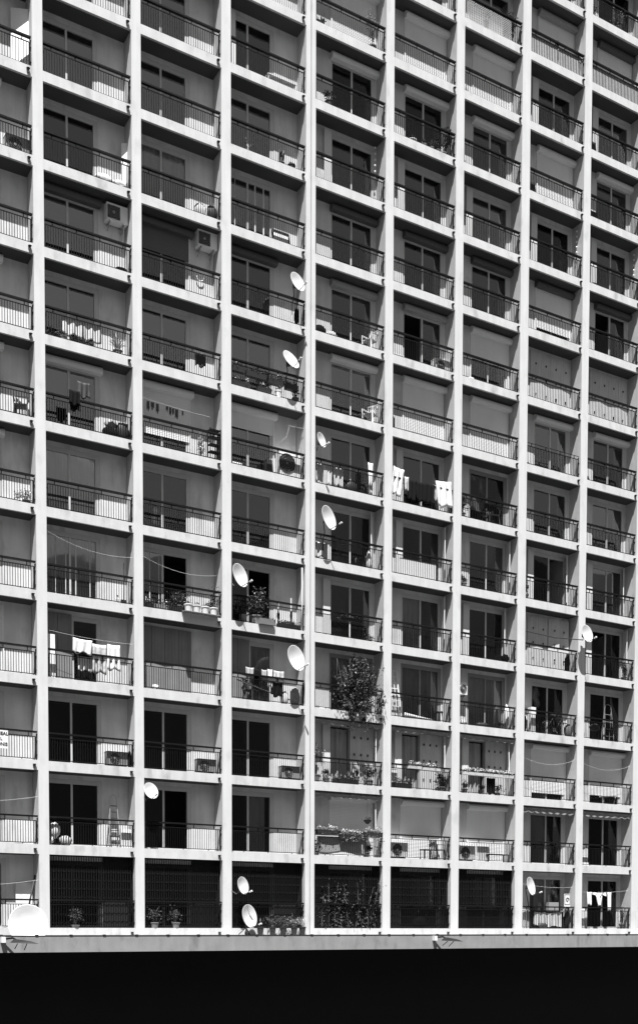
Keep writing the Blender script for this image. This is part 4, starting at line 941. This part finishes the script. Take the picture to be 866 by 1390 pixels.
# antenna b3 s6
t = thing('tv_antenna', 'rooftop style aerial on a pole above the big white air conditioner', 'antenna', P(3, 6, 2.72, .15, 0))
MB().tube([(0, 0, .3), (0, 0, 1.95)], .018, 6).build('mast', 'iron2', t); m = MB(); m.bar((-.35, 0, 1.88), (.42, .0, 1.92), .018)
for k in range(7): m.bar((-.32+k*.11, -.12, 1.885+k*.006), (-.32+k*.11, .12, 1.885+k*.006), .008)
m.tube([(-.3, 0, 1.88), (-.34, 0, 1.7), (-.42, 0, 1.45), (-.6, 0, 1.28)], .012, 5); m.build('aerial', 'grey', t)
# cloth-draped table b7 s0
t = thing('covered_table', 'low table draped in creased white cloth behind the railing near the lower right', 'table', P(7, 0, 1.55, .32, 0))
MB().box(-.95, .95, -.15, .2, .70, .74).build('tabletop', 'dark', t)
m = clothmesh(1.5, .62, random.Random(8), .05, 0, .05, 9); m.v = [(a, q-.17, z_+.72) for a, q, z_ in m.v]; m.build('tablecloth', 'cloth', t, True)
for sx in (-.9, .9): MB().box(sx-.02, sx+.02, -.1, .15, 0, .7).build('leg', 'iron2', t)
board(7, 0, .34, 'white cabinet at the left end under the edge-on dish', .5, .72, y=.25, lean=0, name='cupboard', cat='cupboard', th=.25)
board(7, 0, 2.1, 'grey box standing on the draped table', .55, .38, 'grey', y=.4, lean=0, z=.76, name='cardboard_box', cat='box', th=.2)
bag(7, 0, 1.2, (.28, .1, .12), 'dark heap lying in front of the cloth draped table', 'iron2', seed=31, y=.12)
bag(7, 0, 2.75, (.16, .12, .45), 'dark stacked bundle right of the cloth draped table', 'iron2', seed=32)
def text(body, size, loc, parent, m_='text', name='lettering', ext=.002):
    c = bpy.data.curves.new(name, 'FONT'); c.body = body; c.size = size; c.align_x = 'CENTER'; c.align_y = 'CENTER'; c.extrude = ext; c.offset = .004
    o = bpy.data.objects.new(name, c); col.objects.link(o)
    dg = bpy.context.evaluated_depsgraph_get(); me = bpy.data.meshes.new_from_object(o.evaluated_get(dg)); bpy.data.objects.remove(o)
    me.materials.clear(); me.materials.append(M[m_]); o = bpy.data.objects.new(name, me); col.objects.link(o); o.parent = parent; o.location = loc; o.rotation_euler = (R(90), 0, 0); return o
t = thing('wall_sign', 'white sign with a black swirl symbol hanging by the column above stacked bundles, lower right', 'sign', P(7, 0, 2.72, .25, 1.15))
MB().box(-.17, .17, -.01, .01, -.24, .36).build('board', 'white', t); m = MB(); m.tube([(.09*math.cos(a*.5)*(1-a*.05), -.016, .1+.11*math.sin(a*.5)*(1-a*.05)) for a in range(14)], .017, 5); m.build('symbol', 'text', t)
m = MB()
for a, q in (((-.14, .33), (.14, .33)), ((-.14, -.1), (.14, -.1)), ((-.14, -.1), (-.14, .33)), ((.14, -.1), (.14, .33))): m.bar((a[0], -.014, a[1]), (q[0], -.014, q[1]), .014)
m.build('border', 'text', t)
t = thing('estate_sign', 'white paper sign with black handwritten capitals tied to the railing at the left edge', 'sign', P(0, 2, 1.70, .03, .46))
MB().box(-.36, .30, -.008, .008, -.16, .42).build('board', 'white', t)
text('A VENEAL', .15, (-.03, -.014, .31), t); text('L', .13, (.08, -.014, .14), t); text('04 BONIS', .15, (-.03, -.014, -.03), t)
# wire netting b6 s13
m = MB(); l, r = 0, R_(6)-L_(6)-.1
for k in range(44):
    x = -.8+k*.09; 
    for sg in (1, -1):
        xa, xb = (x, x+.75) if sg > 0 else (x+.75, x); za, zb = .05, .8
        # clip to the balcony width
        pts = [(xa+(xb-xa)*q/8, za+(zb-za)*q/8) for q in range(9)]; pts = [p for p in pts if .1 < p[0] < r-.45]
        if len(pts) > 1: m.bar((pts[0][0], 0, pts[0][1]), (pts[-1][0], 0, pts[-1][1]), .008)
tag(m.build('wire_netting', 'white', None, False, P(6, 13, 0, .06, 0)), 'white diamond wire netting tied to the railing at the top', 'netting')
cloth(6, 13, 1.2, .78, 1.7, .68, 'white sheet stretched behind the wire netting at the top', 'c4', y=.2, amp=.015, sag=0)
# pieces on the floodlit fascia
def floodlight(x, label, w_=.6):
    t = thing('floodlight', label, 'floodlight', (x, -1.06, -.45), 'floodlights on the podium edge')
    MB().box(-.13, .0, -.1, .06, -.02, .16).build('mounting_box', 'white', t)
    MB().tube([(0, -.05, .1), (.2, -.18, .13), (.3, -.25, .06)], .03, 8).build('arm', 'iron', t)
    m = MB(); m.add([(.1, -.5, -.02), (.95, -.5, -.06), (.95, -.2, -.06), (.1, -.2, -.02), (.22, -.46, .1), (.7, -.46, .03), (.7, -.24, .03), (.22, -.24, .1)], [(0,3,2,1),(4,5,6,7),(0,1,5,4),(1,2,6,5),(2,3,7,6),(3,0,4,7)])
    m.build('lamp_head', 'dark', t); m = MB(); m.bar((.3, -.35, -.05), (.3, -.02, -.22), .02); m.bar((.6, -.35, -.05), (.6, -.02, -.26), .02); m.build('bracket', 'iron', t)
floodlight(15.0, 'flat black floodlight with a white box on the podium edge below the middle grilles')
floodlight(-1.75, 'flat black floodlight on the podium edge below the very large dish')
# side wall trinkets: chains of small pale ornaments
def chain(b, s, label, y=.35, u=None):
    t = thing('ornament_chain', label, 'ornament', P(b, s, (R_(b)-L_(b)-.06) if u is None else u, y, 2.35), 'hanging chains of ornaments')
    m = MB(); m.tube([(0, 0, 0), (0, 0, -1.4)], .004, 4); m.build('cord', 'iron', t); m = MB()
    for k in range(6): m.blob((0, 0, -.2-.22*k), (.035, .035, .045), 7, 0)
    m.build('beads', 'white', t, True)
chain(7, 10, 'string of pale beads at the wall, second from the right edge of the photo')
chain(8, 10, 'string of pale beads hanging at the right wall nearest the right edge')
chain(4, 10, 'string of pale beads by the right wall below the plain white shutter box, upper centre', u=2.8)
# scattered pole b0 s0
tag(MB().tube([(-.28, .1, .2), (.1, .3, 1.75)], .03, 6).build('leaning_pole', 'iron2', None, True, P(0, 0, 2.85, .1, 0)), 'dark diagonal pole leaning behind the very large dish', 'pole')
# awning pole b3 s3
tag(MB().tube([(-.9, 0, .72), (1.3, .05, .22)], .02, 6).build('tilted_rail', 'grey', None, True, P(3, 3, 1.2, .2, 0)), 'sloping bar of a drying rack behind the washing under the big round dish', 'rack')
# antenna arm bracket on wall, low right drying rack b8 s2
t = thing('drying_rack', 'white drying rack bar across the gap below a nearly closed shutter', 'drying rack', P(8, 2, 1.9, .35, 0))
MB().tube([(-.5, 0, .35), (.5, 0, .42)], .014, 6).tube([(-.5, .12, .35), (.5, .12, .42)], .014, 6).build('rail', 'white', t); MB().bar((-.4, .05, .35), (-.3, .05, 0), .02).bar((.4, .05, .4), (.3, .05, 0), .02).build('leg', 'white', t)
